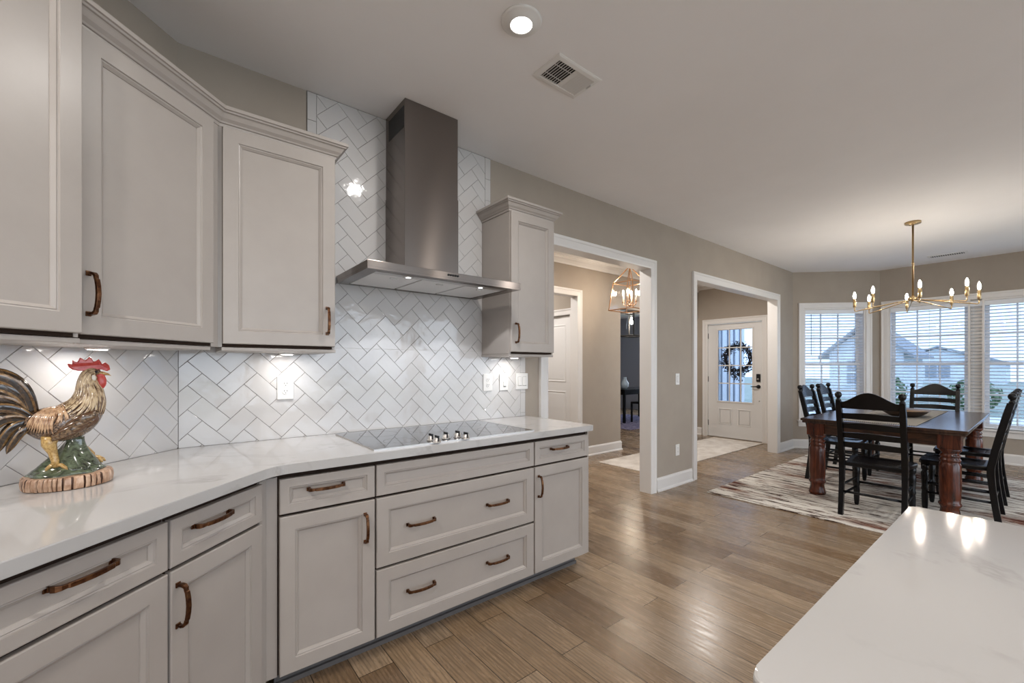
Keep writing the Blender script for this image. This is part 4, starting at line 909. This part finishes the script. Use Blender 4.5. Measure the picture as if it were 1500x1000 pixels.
# ladder back chairs (local +x is the front)
def make_chair():
    r = thing('dining_chair', '', 'chair', group='black ladder back dining chairs')
    bm = bmesh.new(); b = MB()
    prof = []
    for k in range(25):
        t = k / 24; prof.append(t)
    outline = [(-0.205, -0.185), (-0.12, -0.195), (0.15, -0.228), (0.205, -0.222), (0.225, -0.18), (0.232, 0.0), (0.225, 0.18), (0.205, 0.222), (0.15, 0.228), (-0.12, 0.195), (-0.205, 0.185)]
    rs = []
    for k, z in ((0.97, 0.420), (1.0, 0.426), (1.0, 0.448), (0.975, 0.457), (0.80, 0.4565), (0.6, 0.447), (0.3, 0.443), (0.02, 0.442)): rs.append([(0.01 + (x - 0.01) * k, y * k, z) for x, y in outline])
    b.smooth = False; b.rings(rs); b.build('seat', M['black_wood'], r); bm.free()
    def post_x(z): return -0.205 - (0.045 * ((0.44 - z) / 0.44) ** 1.4 if z < 0.44 else 0.125 * ((z - 0.44) / 0.62) ** 1.15)
    for sy in (-1, 1):
        b = MB(); zs = [0, 0.05, 0.15, 0.28, 0.40, 0.46, 0.6, 0.75, 0.9, 0.99]
        rs = []
        for z in zs:
            hw = 0.020 if 0.3 < z < 0.95 else 0.018; x = post_x(z); y = sy * 0.205
            rs.append([(x - hw * 1.15, y - hw, z), (x + hw * 1.15, y - hw, z), (x + hw * 1.15, y + hw, z), (x - hw * 1.15, y + hw, z)])
        b.rings(rs); b.smooth = True
        xt = post_x(1.02); b.lathe([(0.020, 0.988), (0.020, 1.000), (0.013, 1.006), (0.012, 1.014), (0.020, 1.022), (0.0255, 1.036), (0.024, 1.052), (0.016, 1.064), (0.001, 1.068)], (xt, sy * 0.205, 0), 16)
        b.build('back_post', M['black_wood'], r, bevel=0.003)
        b = MB(); b.smooth = True
        b.lathe([(0.012, 0.0), (0.017, 0.012), (0.021, 0.05), (0.024, 0.14), (0.021, 0.18), (0.026, 0.20), (0.021, 0.22), (0.026, 0.30), (0.027, 0.34), (0.018, 0.360), (0.027, 0.375), (0.027, 0.425)], (0.185, sy * 0.190, 0), 16); b.build('leg', M['black_wood'], r)
    def rail(name, zc, h0, h1, arch=0.0):
        b = MB(); rs = []
        for k in range(17):
            t = k / 16; y = -0.192 + 0.384 * t; bow = 0.016 * math.sin(math.pi * t); top = h1 + arch * (0.5 - 0.5 * math.cos(2 * math.pi * min(1, max(0, (t - 0.04) / 0.92)))) ** 0.75; lo = h0
            xa, xb = post_x(lo) - bow, post_x(top) - bow
            rs.append([(xa - 0.007, y, lo), (xa + 0.007, y, lo), (xb + 0.007, y, top), (xb - 0.007, y, top)])
        b.rings(rs); b.build(name, M['black_wood'], r, bevel=0.0025)
    rail('crest_rail', 0.96, 0.925, 0.982, 0.082)
    for zc in (0.862, 0.778, 0.695, 0.612): rail('back_slat', zc, zc - 0.026, zc + 0.022, 0.008)
    for sy in (-1, 1):
        for z in (0.17, 0.255):
            b = MB(); b.smooth = True; b.tube([(post_x(z), sy * 0.205, z), (0.185, sy * 0.190, z)], 0.0105, 10); b.build('stretcher', M['black_wood'], r)
    for x, z in ((0.185, 0.215), (post_x(0.2), 0.20)):
        b = MB(); b.smooth = True; b.tube([(x, -0.195, z), (x, 0.195, z)], 0.0105, 10); b.build('stretcher', M['black_wood'], r)
    return r
def dup(root, loc, rz):
    r = root.copy(); COL.objects.link(r); r.location = loc; r.rotation_euler = (0, 0, rz)
    for c in list(root.children):
        d = c.copy(); COL.objects.link(d); d.parent = r
        for g in list(c.children): e = g.copy(); COL.objects.link(e); e.parent = d
    return r
chair = make_chair(); chair.location = (4.79, -1.60, RZ)
chair['label'] = 'black ladder back chair at the near table end, its back towards the camera'
for x, y, rz, lb in ((7.20, -1.635, 180, 'black ladder back chair at the far table end, facing the camera'),
                     (5.90, -1.05, -90, 'black ladder back chair on the left table side, nearer of that pair'),
                     (6.60, -1.03, -90, 'black ladder back chair on the left table side, farther of that pair'),
                     (5.43, -2.02, 90, 'black ladder back chair on the right table side, nearer of that pair'),
                     (6.22, -2.02, 90, 'black ladder back chair on the right table side, farther of that pair')):
    d = dup(chair, (x, y, RZ), R(rz)); d['label'] = lb

# chandelier
CH = thing('chandelier', 'brass chandelier with eight lit candle bulbs on thin arms above the dining table', 'chandelier', (5.99, -1.65, CEIL))
b = MB(); b.smooth = True; b.lathe([(0.065, 0), (0.065, -0.018), (0.060, -0.022), (0.012, -0.022), (0.012, -0.032), (0.0, -0.032)], (0, 0, 0), 32)
for a in (40, 220): b.ball((0.04 * math.cos(R(a)), 0.04 * math.sin(R(a)), -0.024), 0.006, 8, 6)
b.build('ceiling_canopy', M['brass'], CH)
zh = 1.985 - CEIL
b = MB(); b.smooth = True; b.lathe([(0.0085, -0.025), (0.0085, -0.42), (0.0105, -0.42), (0.0105, -0.435), (0.0085, -0.435), (0.0085, zh)], (0, 0, 0), 14); b.build('stem', M['brass'], CH)
b = MB(); b.smooth = True; b.lathe([(0.012, zh + 0.035), (0.020, zh + 0.03), (0.022, zh), (0.016, zh - 0.012), (0.012, zh - 0.02), (0.001, zh - 0.022)], (0, 0, 0), 20); b.build('hub', M['brass'], CH)
RA = 0.47
for k in range(8):
    a = R(14 + 45 * k); ca, sa = math.cos(a), math.sin(a); ze = 1.897 - CEIL
    def pt(r_, z): return (r_ * ca, r_ * sa, z)
    b = MB(); b.smooth = True
    b.tube([pt(0.015, zh + 0.0), pt(0.06, zh - 0.012), pt(RA - 0.012, ze + 0.001), pt(RA - 0.003, ze + 0.004), pt(RA, ze + 0.014), pt(RA, ze + 0.05)], 0.0055, 8)
    b.ball(pt(0.045, zh + 0.012), 0.009, 8, 6); arm = b.build('arm', M['brass'], CH)
    b = MB(); b.smooth = True; b.lathe([(0.0125, ze + 0.045), (0.014, ze + 0.047), (0.014, ze + 0.130), (0.010, ze + 0.132), (0.010, ze + 0.14)], pt(RA, 0)[:2] + (0,), 14); sl = b.build('candle_sleeve', M['brass'], CH)
    b = MB(); b.smooth = True; b.lathe([(0.007, ze + 0.138), (0.0108, ze + 0.150), (0.0132, ze + 0.166), (0.0115, ze + 0.184), (0.006, ze + 0.204), (0.001, ze + 0.213)], pt(RA, 0)[:2] + (0,), 14); b.build('bulb', M['bulb'], CH)

# ------------------------------------------------------------------ foyer
b = MB(); b.box(4.50, 7.72, 0.44, 1.26, 0.0005, 0.009, 0.002)
tag(b.build('runner_rug', M['rug_pale']), 'pale faded runner rug on the foyer floor leading to the front door', 'rug')
# front door (local: x along -y of the room, seen from inside; y outwards)
dr = struct(newobj('door_1', None, None, (FX + 0.03, (DY0 + DY1) / 2, 0), R(-90)))
dw = (DY1 - DY0) / 2 - J - 0.003; gx0, gx1 = -0.305 + 0.015, 0.285 + 0.015; gz0, gz1 = 0.665, 1.955
b = MB(); t0, t1 = 0.0, 0.044
b.box(-dw, gx0, t0, t1, 0.006, 2.065); b.box(gx1, dw, t0, t1, 0.006, 2.065); b.box(gx0, gx1, t0, t1, 0.006, gz0); b.box(gx0, gx1, t0, t1, gz1, 2.065); b.build('door_slab', M['door_paint'], dr)
b = MB()
for x0, x1 in ((-0.285, -0.045), (0.055, 0.285)):
    rs = [[(x0 + i, y, 0.235 + i), (x1 - i, y, 0.235 + i), (x1 - i, y, 0.535 - i), (x0 + i, y, 0.535 - i)] for i, y in ((0, 0.0), (0.006, -0.004), (0.016, -0.005), (0.026, 0.001), (0.034, -0.002))]
    b.rings(rs)
b.build('raised_panel', M['door_paint'], dr)
b = MB()
for y, sg in ((0.0, -1), (0.044, 1)):
    rs = [[(gx0 - i, y + sg * o, gz0 - i), (gx1 + i, y + sg * o, gz0 - i), (gx1 + i, y + sg * o, gz1 + i), (gx0 - i, y + sg * o, gz1 + i)] for i, o in ((0.028, 0.0), (0.026, 0.006), (0.010, 0.011), (0.0, 0.006), (0.0, -0.010))]
    b.rings(rs, False, False)
b.build('glazing_frame', M['trim'], dr)
b = MB()
for k in (1, 2): xk = gx0 + (gx1 - gx0) * k / 3; b.box(xk - 0.009, xk + 0.009, 0.010, 0.034, gz0, gz1)
for k in (1, 2, 3): zk = gz0 + (gz1 - gz0) * k / 4; b.box(gx0, gx1, 0.011, 0.033, zk - 0.009, zk + 0.009)
b.build('muntins', M['trim'], dr)
b = MB(); b.box(gx0, gx1, 0.020, 0.024, gz0, gz1); b.build('pane', M['glass_tint'], dr)
b = MB(); b.box(dw - 0.10, dw - 0.035, -0.022, 0.0, 1.03, 1.165, 0.008); dl = b.build('keypad_lock', M['dark_metal'], dr)
b = MB(); b.smooth = True; b.lathe([(0.017, -0.022), (0.015, -0.034), (0.001, -0.035)], (dw - 0.0675, 0, 1.075), 16, 'y'); b.build('thumb_turn', M['steel_plain'], dl)
b = MB(); b.smooth = True; b.lathe([(0.033, 0.0), (0.033, -0.008), (0.014, -0.012), (0.012, -0.035)], (dw - 0.0675, 0, 0.945), 20, 'y'); b.tube([(dw - 0.0675, -0.036, 0.945), (dw - 0.10, -0.042, 0.946), (dw - 0.175, -0.040, 0.944)], [0.011, 0.010, 0.007], 10); b.build('door_handle', M['dark_metal'], dr)
b = MB(); b.smooth = True; b.lathe([(0.011, 0.0), (0.010, -0.006), (0.001, -0.007)], (dw - 0.055, 0, 0.70), 14, 'y'); b.build('door_stop', M['steel_plain'], dr)
for z in (0.25, 1.06, 1.86):
    b = MB(); b.smooth = True; b.lathe([(0.007, -0.05), (0.007, 0.05)], (-dw - 0.004, -0.007, z), 10); b.box(-dw - 0.012, -dw + 0.002, -0.004, 0.001, z - 0.05, z + 0.05); b.build('hinge', M['dark_metal'], dr)
b = MB(); b.box(FX - 0.01, FX + 0.14, DY0, DY1, 0.0005, 0.012); struct(b.build('trim_8', M['steel_plain']))
# wreath on the outside of the glass
wr = thing('door_wreath', 'dark dried leaf and berry wreath hanging outside the front door glass', 'wreath', (FX + 0.03 + 0.085, 0.945, 1.44), R(-90))
rg = random.Random(11); RW = 0.215
b = MB(); b.smooth = True
for q in range(5):
    pts = []
    for k in range(41):
        a = 2 * math.pi * k / 40; rr = RW + 0.022 * math.cos(3 * a + q * 1.25); pts.append((rr * math.cos(a), 0.012 * math.sin(5 * a + q * 1.25), rr * math.sin(a)))
    b.tube(pts, 0.007, 6)
b.build('twig_ring', M['wreath_twig'], wr)
b = MB()
for q in range(950):
    a = rg.uniform(0, 2 * math.pi); bot = max(0, -math.sin(a)); rr = RW + rg.gauss(0, 0.036); c = Vector((rr * math.cos(a), rg.uniform(-0.028, 0.028), rr * math.sin(a) - bot * abs(rg.gauss(0, 0.065))))
    d = Vector((rg.gauss(0, 1) + math.cos(a), rg.gauss(0, 0.5), rg.gauss(0, 1) + math.sin(a) - 0.8 * bot)).normalized(); sd = d.cross(Vector((rg.gauss(0, .4), 1, rg.gauss(0, .4)))).normalized(); ln = rg.uniform(0.025, 0.055); wd = ln * 0.22; nm = d.cross(sd) * 0.004
    b.add([c, c + d * ln * 0.45 + sd * wd + nm, c + d * ln, c + d * ln * 0.45 - sd * wd + nm, c + d * ln * 0.45 - nm], [(0, 1, 4), (1, 2, 4), (2, 3, 4), (3, 0, 4), (0, 3, 1), (1, 3, 2)])
b.build('dried_leaves', M['wreath_leaf'], wr)
b = MB(); b.smooth = True
for q in range(90):
    a = rg.uniform(0, 2 * math.pi); rr = RW + rg.gauss(0, 0.045); b.ball((rr * math.cos(a), rg.uniform(-0.03, 0.03), rr * math.sin(a) - 0.03 * max(0, -math.sin(a))), rg.uniform(0.006, 0.011), 8, 6)
be = b.build('berries', M['wreath_berry'], wr)
# closet door in the vestibule
d2 = struct(newobj('door_2', None, None, (VX + 0.03, 2.18, 0), R(-90))); hw = 0.38 - J - 0.003
b = MB(); b.box(-hw, hw, 0, 0.035, 0.008, 2.045); b.build('door_slab', M['door_paint'], d2)
for z0, z1 in ((0.22, 0.925), (1.06, 1.92)):
    b = MB(); rs = [[(-hw + 0.115 + i, y, z0 + i), (hw - 0.115 - i, y, z0 + i), (hw - 0.115 - i, y, z1 - i), (-hw + 0.115 + i, y, z1 - i)] for i, y in ((0, 0.001), (0.004, -0.005), (0.016, -0.006), (0.030, 0.0005), (0.045, -0.003))]
    b.rings(rs); b.build('raised_panel', M['door_paint'], d2)
for z in (0.25, 1.09, 1.83):
    b = MB(); b.smooth = True; b.lathe([(0.0065, -0.048), (0.0065, 0.048)], (hw + 0.003, -0.006, z), 10); b.box(hw - 0.002, hw + 0.01, -0.003, 0.001, z - 0.048, z + 0.048); b.build('hinge', M['dark_metal'], d2)
for x, y, lb in ((6.35, 0.75, 'added unseen recessed fill light in the foyer ceiling near the front door'), (3.1, 0.8, 'added unseen recessed fill light in the hall ceiling outside the frame')):
    can(x, y, lb, P_FOYER)  # hidden lights added to lift the foyer and hall
vl = thing('vestibule_fill_lamp', 'added unseen ceiling lamp brightening the small vestibule behind the hall doorway', 'light', (3.7, 2.45, CEIL))
b = MB(); b.smooth = True; b.lathe([(0.15, 0), (0.15, -0.02), (0.13, -0.05), (0.001, -0.07)], (0, 0, 0), 24); b.build('diffuser', mat('lit_diffuser', (1, 1, 1), 0.5, emit=NEUTRAL, estr=3.0), vl)
light('vestibule_fill_light', 'AREA', vl, (0, 0, -0.08), P_VEST, NEUTRAL, 0.25)  # unseen lamp added to brighten the vestibule walls

# lantern in the hall
LX, LY = 4.70, 0.90
LN = thing('hanging_lantern', 'rose gold cage lantern with candle bulbs, seen through the near opening', 'pendant light', (LX, LY, CEIL))
zt_, zs_, zb_ = 2.595 - CEIL, 2.385 - CEIL, 2.03 - CEIL; ht, hb_ = 0.150, 0.190
b = MB(); b.smooth = True; b.lathe([(0.06, 0), (0.06, -0.02), (0.02, -0.03)], (0, 0, 0), 24); b.build('ceiling_canopy', M['copper_gold'], LN)
b = MB(); b.smooth = True; b.tube([(0, 0, -0.02), (0, 0, zt_ + 0.02)], 0.006, 8); b.ball((0, 0, zt_ + 0.02), 0.018, 12, 8); b.build('stem', M['copper_gold'], LN)
b = MB()
def bar(p, q, t=0.0052): b.tube([p, q], t * 1.3, 4)
cs = [(-1, -1), (1, -1), (1, 1), (-1, 1)]
for i in range(4):
    a, c = cs[i], cs[(i + 1) % 4]
    bar((a[0] * hb_, a[1] * hb_, zb_), (c[0] * hb_, c[1] * hb_, zb_)); bar((a[0] * ht, a[1] * ht, zs_), (c[0] * ht, c[1] * ht, zs_))
    bar((a[0] * hb_, a[1] * hb_, zb_), (a[0] * ht, a[1] * ht, zs_)); bar((a[0] * ht, a[1] * ht, zs_), (0.008 * a[0], 0.008 * a[1], zt_))
b.build('cage_frame', M['copper_gold'], LN)
for i in range(4):
    a, c = cs[i], cs[(i + 1) % 4]; k = 0.985
    b = MB(); q = [Vector((a[0] * hb_ * k, a[1] * hb_ * k, zb_)), Vector((c[0] * hb_ * k, c[1] * hb_ * k, zb_)), Vector((c[0] * ht * k, c[1] * ht * k, zs_)), Vector((a[0] * ht * k, a[1] * ht * k, zs_))]
    nrm = Vector((a[0] + c[0], a[1] + c[1], 0)).normalized() * 0.003
    b.add(q + [p - nrm for p in q], [(0, 1, 2, 3), (7, 6, 5, 4), (0, 4, 5, 1), (1, 5, 6, 2), (2, 6, 7, 3), (3, 7, 4, 0)]); b.build('glass_pane', M['glass'], LN)
b = MB(); b.smooth = True; zc_ = zb_ + 0.085; b.tube([(0, 0, zt_), (0, 0, zc_ - 0.02)], 0.006, 8); b.ball((0, 0, zc_ - 0.02), 0.022, 12, 8)
for k in range(4):
    a = R(20 + 90 * k); ca, sa = math.cos(a), math.sin(a)
    b.tube([(0, 0, zc_ - 0.015), (0.045 * ca, 0.045 * sa, zc_ - 0.03), (0.083 * ca, 0.083 * sa, zc_ - 0.01), (0.085 * ca, 0.085 * sa, zc_ + 0.02)], 0.005, 8); b.lathe([(0.018, zc_ + 0.02), (0.02, zc_ + 0.026), (0.012, zc_ + 0.03)], (0.085 * ca, 0.085 * sa, 0), 12)
b.build('candle_arms', M['copper_gold'], LN)
for k in range(4):
    a = R(20 + 90 * k); c = (0.085 * math.cos(a), 0.085 * math.sin(a), 0)
    b = MB(); b.smooth = True; b.lathe([(0.010, zc_ + 0.028), (0.010, zc_ + 0.115), (0.006, zc_ + 0.117)], c, 12); sl = b.build('candle_sleeve', M['pearl'], LN)
    b = MB(); b.smooth = True; b.lathe([(0.005, zc_ + 0.115), (0.0095, zc_ + 0.135), (0.009, zc_ + 0.150), (0.005, zc_ + 0.175), (0.001, zc_ + 0.183)], c, 12); b.build('bulb', M['bulb2'], LN)

# ------------------------------------------------------------------ study seen through the hall
SX, SY = 8.05, 3.20
PB = thing('caged_pendant', 'black box frame pendant with a clear glass bell, far back in the dim study', 'pendant light', (7.55, 2.92, CEIL))
b = MB(); b.smooth = True; b.lathe([(0.05, 0), (0.05, -0.02), (0.01, -0.03)], (0, 0, 0), 20); b.tube([(0, 0, -0.02), (0, 0, -0.36)], 0.006, 8); b.build('stem', M['black_matte'], PB)
b = MB(); z1_, z0_ = 2.42 - CEIL, 1.93 - CEIL; h_ = 0.20
for i in range(4):
    a, c = cs[i], cs[(i + 1) % 4]
    for z in (z0_, z1_): bar((a[0] * h_, a[1] * h_, z), (c[0] * h_, c[1] * h_, z), 0.012)
    bar((a[0] * h_, a[1] * h_, z0_), (a[0] * h_, a[1] * h_, z1_), 0.012)
for a in cs: bar((a[0] * h_, a[1] * h_, z1_), (0, 0, z1_ + 0.002), 0.008)
b.build('cage_frame', M['black_matte'], PB)
b = MB(); b.smooth = True; b.lathe([(0.03, z1_ - 0.05), (0.075, z1_ - 0.11), (0.10, z1_ - 0.22), (0.105, z1_ - 0.33)], (0, 0, 0), 24); b.f = b.f[:-2]; b.mi = b.mi[:-2]; b.sm = b.sm[:-2]; b.build('glass_bell', M['glass'], PB)
b = MB(); b.smooth = True; b.ball((0, 0, z1_ - 0.20), 0.032, 14, 10, (1, 1, 1.2)); b.build('bulb', mat('lit_study_bulb', (1, 1, 1), 0.5, emit=(1, 0.85, 0.66), estr=260.0), PB)
dk = thing('study_desk', 'black writing desk in the dim study, far back through the hall', 'desk', (8.75, 3.75, 0.006))
b = MB(); b.box(-0.75, 0.75, -0.33, 0.33, 0.72, 0.765, 0.003); b.build('desktop', M['black_wood'], dk)
b = MB(); b.box(-0.70, 0.70, -0.29, 0.29, 0.64, 0.72); b.build('apron', M['black_wood'], dk)
for sx in (-1, 1):
    for sy in (-1, 1): b = MB(); b.box(sx * 0.70 - 0.025, sx * 0.70 + 0.025, sy * 0.28 - 0.025, sy * 0.28 + 0.025, 0, 0.66); b.build('leg', M['black_wood'], dk)
sc_ = thing('study_chair', 'black chair with crossed back tucked at the study desk', 'chair', (8.55, 3.30, 0.006), R(90))
b = MB(); b.box(-0.2, 0.21, -0.21, 0.21, 0.43, 0.47, 0.01); b.build('seat', M['black_wood'], sc_)
for sx in (-0.19, 0.19):
    for sy in (-0.19, 0.19): b = MB(); b.box(sx - 0.017, sx + 0.017, sy - 0.017, sy + 0.017, 0, 0.95 if sx < 0 else 0.43); b.build('leg', M['black_wood'], sc_)
b = MB(); b.box(-0.205, -0.18, -0.19, 0.19, 0.86, 0.95); b.box(-0.203, -0.182, -0.19, 0.19, 0.60, 0.63); b.tube([(-0.193, -0.18, 0.62), (-0.193, 0.18, 0.88)], 0.011, 6); b.tube([(-0.193, 0.18, 0.62), (-0.193, -0.18, 0.88)], 0.011, 6); b.build('backrest', M['black_wood'], sc_)
b = MB(); b.smooth = True; b.lathe([(0.05, 0), (0.085, 0.05), (0.095, 0.13), (0.05, 0.20), (0.035, 0.25), (0.045, 0.27)], (0, 0, 0), 20)
v_ = tag(b.build('ceramic_vase', mat('pale_blue_ceramic', (0.40, 0.50, 0.62), 0.2), None, (8.32, 3.66, 0.7715)), 'pale blue object on the black study desk', 'vase')
b = MB(); b.box(7.3, 9.6, 2.75, 4.6, 0.0005, 0.006, 0.002); tag(b.build('study_rug', M['rug_blue']), 'blue violet patterned rug under the study desk', 'rug')
bc = thing('tall_cabinet', 'tall narrow black cabinet against the study wall, left of the desk', 'cabinet', (7.35, 5.74, 0))
b = MB(); b.box(-0.55, 0.55, -0.2, 0.2, 0, 2.5); b.build('carcass', M['black_wood'], bc)
for sx in (-1, 1):
    b = MB(); panel(b, min(0, sx * 0.54) + 0.004, max(0, sx * 0.54) - 0.004, 0.08, 2.46, -0.2); b.build('door', M['black_wood'], bc)

# ------------------------------------------------------------------ outside
xy_slab('ground', [(-20, -40), (70, -40), (70, 50), (-20, 50)], -0.5, -0.32, M['lawn'])
b = MB(); b.box(-6, 9, -14, -7.3, -0.31, -0.1); struct(b.build('bounce_patio', M['concrete']))  # unseen pale slab added to bounce daylight onto the ceiling
b = MB(); b.box(14.0, 20.0, -40, 50, -0.32, -0.30); struct(b.build('street', M['concrete']))
b = MB(); b.box(FX + 0.14, 10.6, -0.02, 2.24, -0.32, -0.02); struct(b.build('porch_floor', M['concrete']))
def house(loc, rz, wd, dp, ht, rh, label, wins, shutters=True):
    r = thing('neighbour_house', label, 'house', loc, rz, None)
    b = MB(); b.box(-wd / 2, wd / 2, 0, dp, 0, ht); b.prism([(-wd / 2, ht), (wd / 2, ht), (0, ht + rh - 0.1)], 0.05, dp - 0.05, T=lambda v: Vector((v.x, v.z, v.y))); b.build('walls', M['siding'], r)
    b = MB(); e = 0.4
    for sx in (-1, 1):
        q = [(sx * (wd / 2 + e), ht - 2 * e * rh / wd), (0, ht + rh), (0, ht + rh + 0.15), (sx * (wd / 2 + e), ht - 2 * e * rh / wd + 0.15)]
        b.prism(q, -e, dp + e, T=lambda v: Vector((v.x, v.z, v.y)))
    b.build('roof', M['roof'], r)
    for (x, z, w_, h_) in wins:
        b = MB(); b.box(x - w_ / 2, x + w_ / 2, -0.06, 0.0, z, z + h_); wn = b.build('window', M['out_window'], r)
        b = MB(); b.box(x - w_ / 2 - 0.1, x - w_ / 2, -0.08, 0, z - 0.1, z + h_ + 0.1); b.box(x + w_ / 2, x + w_ / 2 + 0.1, -0.08, 0, z - 0.1, z + h_ + 0.1); b.box(x - w_ / 2, x + w_ / 2, -0.08, 0, z - 0.1, z); b.box(x - w_ / 2, x + w_ / 2, -0.08, 0, z + h_, z + h_ + 0.1); b.box(x - 0.03, x + 0.03, -0.075, 0, z, z + h_); b.box(x - w_ / 2, x + w_ / 2, -0.074, 0, z + h_ / 2 - 0.03, z + h_ / 2 + 0.03); b.build('window_frame', M['siding'], wn)
    return r
house((60.0, 4.2, -0.7), R(-90), 9.0, 8, 2.3, 1.6, 'pale neighbouring house with grey gabled roof, seen through the wide bay blind', [(-2.6, 0.8, 1.1, 1.5), (0.0, 0.8, 1.8, 1.5), (2.7, 0.8, 1.1, 1.5)])
house((30.0, -10.5, -0.3), R(-90), 8.0, 8, 2.9, 2.2, 'pale neighbouring house seen through the right part of the wide bay blind', [(-2.0, 0.8, 1.4, 1.5), (1.6, 0.8, 1.4, 1.5)])
house((27.0, 3.1, -0.5), R(-90), 2.9, 5, 2.55, 1.3, 'pale narrow gabled house seen through the angled window blind', [(-0.3, 0.9, 0.8, 1.2)])
def shrub(loc, rad, label, n=420):
    r = thing('garden_shrub', label, 'shrub', loc); rg = random.Random(int(loc[0] * 31 + loc[1] * 7)); b = MB()
    for q in range(n):
        d = Vector((rg.gauss(0, 1), rg.gauss(0, 1), rg.gauss(0, 1))).normalized(); c = Vector((d.x * rad, d.y * rad, rad * 0.85 + d.z * rad * 0.85)) * rg.uniform(0.75, 1.0); s_ = rad * 0.13
        u = d.cross(Vector((rg.gauss(0, 1), rg.gauss(0, 1), rg.gauss(0, 1)))).normalized(); v = d.cross(u)
        b.add([c + u * s_, c + v * s_ * 0.6 + d * s_ * .3, c - u * s_, c - v * s_ * 0.6 + d * s_ * .3, c - d * s_ * .2], [(0, 1, 2, 3), (0, 4, 1), (1, 4, 2), (2, 4, 3), (3, 4, 0)])
    b.build('foliage', M['leaf_green'], r); b = MB(); b.tube([(0, 0, 0), (0, 0, rad)], 0.05, 8); b.build('stem', M['bare_twig'], r)
for x, y, rd, lb in ((22.5, 1.6, 0.8, 'round green shrub before the neighbouring house, left one seen in the bay'), (22.8, -0.9, 0.7, 'round green shrub before the neighbouring house, right one seen in the bay'), (20.6, 7.6, 0.9, 'green shrub outside the narrow angled window')): shrub((x, y, -0.32), rd, lb)
# bare tree outside the angled window
tr = thing('bare_tree', 'leafless grey tree outside the narrow angled window', 'tree', (17.5, 7.2, -0.32)); b = MB(); rg = random.Random(4)
def branch(p, d, ln, rad, depth):
    q = p + d * ln; m_ = p + d * ln * 0.5 + Vector((rg.gauss(0, .04), rg.gauss(0, .04), 0)) * ln; b.tube([p, m_, q], [rad, rad * 0.85, rad * 0.65], 6)
    if depth:
        for k in range(4 if depth > 2 else 3):
            nd = (d + Vector((rg.gauss(0, .55), rg.gauss(0, .55), rg.uniform(-0.1, .45)))).normalized(); branch(q if k else m_, nd, ln * rg.uniform(0.6, 0.85), rad * 0.6, depth - 1)
branch(Vector((0, 0, 0)), Vector((0, 0, 1)), 2.0, 0.13, 5); b.build('trunk_and_branches', M['bare_twig'], tr)
# garden lantern and porch columns
gl = thing('garden_lantern', 'dark post lantern with pointed roof outside the wide bay window', 'lantern', (11.6, -2.42, -0.32))
b = MB(); b.tube([(0, 0, 0), (0, 0, 0.78)], 0.03, 8); b.build('post', M['dark_metal'], gl)
b = MB()
for a in cs: b.box(a[0] * 0.1 - 0.012, a[0] * 0.1 + 0.012, a[1] * 0.1 - 0.012, a[1] * 0.1 + 0.012, 0.78, 1.13)
b.box(-0.13, 0.13, -0.13, 0.13, 0.76, 0.785); b.box(-0.115, 0.115, -0.115, 0.115, 1.12, 1.14); b.box(-0.10, 0.10, -0.006, 0.006, 0.785, 1.12); b.box(-0.006, 0.006, -0.10, 0.10, 0.785, 1.12); b.build('cage', M['siding'], gl)
b = MB(); b.box(-0.095, 0.095, -0.095, 0.095, 0.786, 1.119); b.build('panes', M['out_window'], gl)
b = MB(); b.rings([[(a[0] * k, a[1] * k, z) for a in cs] for k, z in ((0.16, 1.14), (0.10, 1.19), (0.05, 1.245), (0.008, 1.28), (0.006, 1.36))]); b.build('roof', M['dark_metal'], gl)
b = MB(); b.box(FX + 0.14, 11.2, 2.19, 2.25, -0.3, 3.0); b.cur = 1
for k in range(9): b.box(8.35 + k * 0.32, 8.40 + k * 0.32, 2.165, 2.19, -0.3, 3.0)
struct(b.build('wall_porch', [M['siding'], mat('grey_batten', (0.30, 0.33, 0.38), 0.6)]))
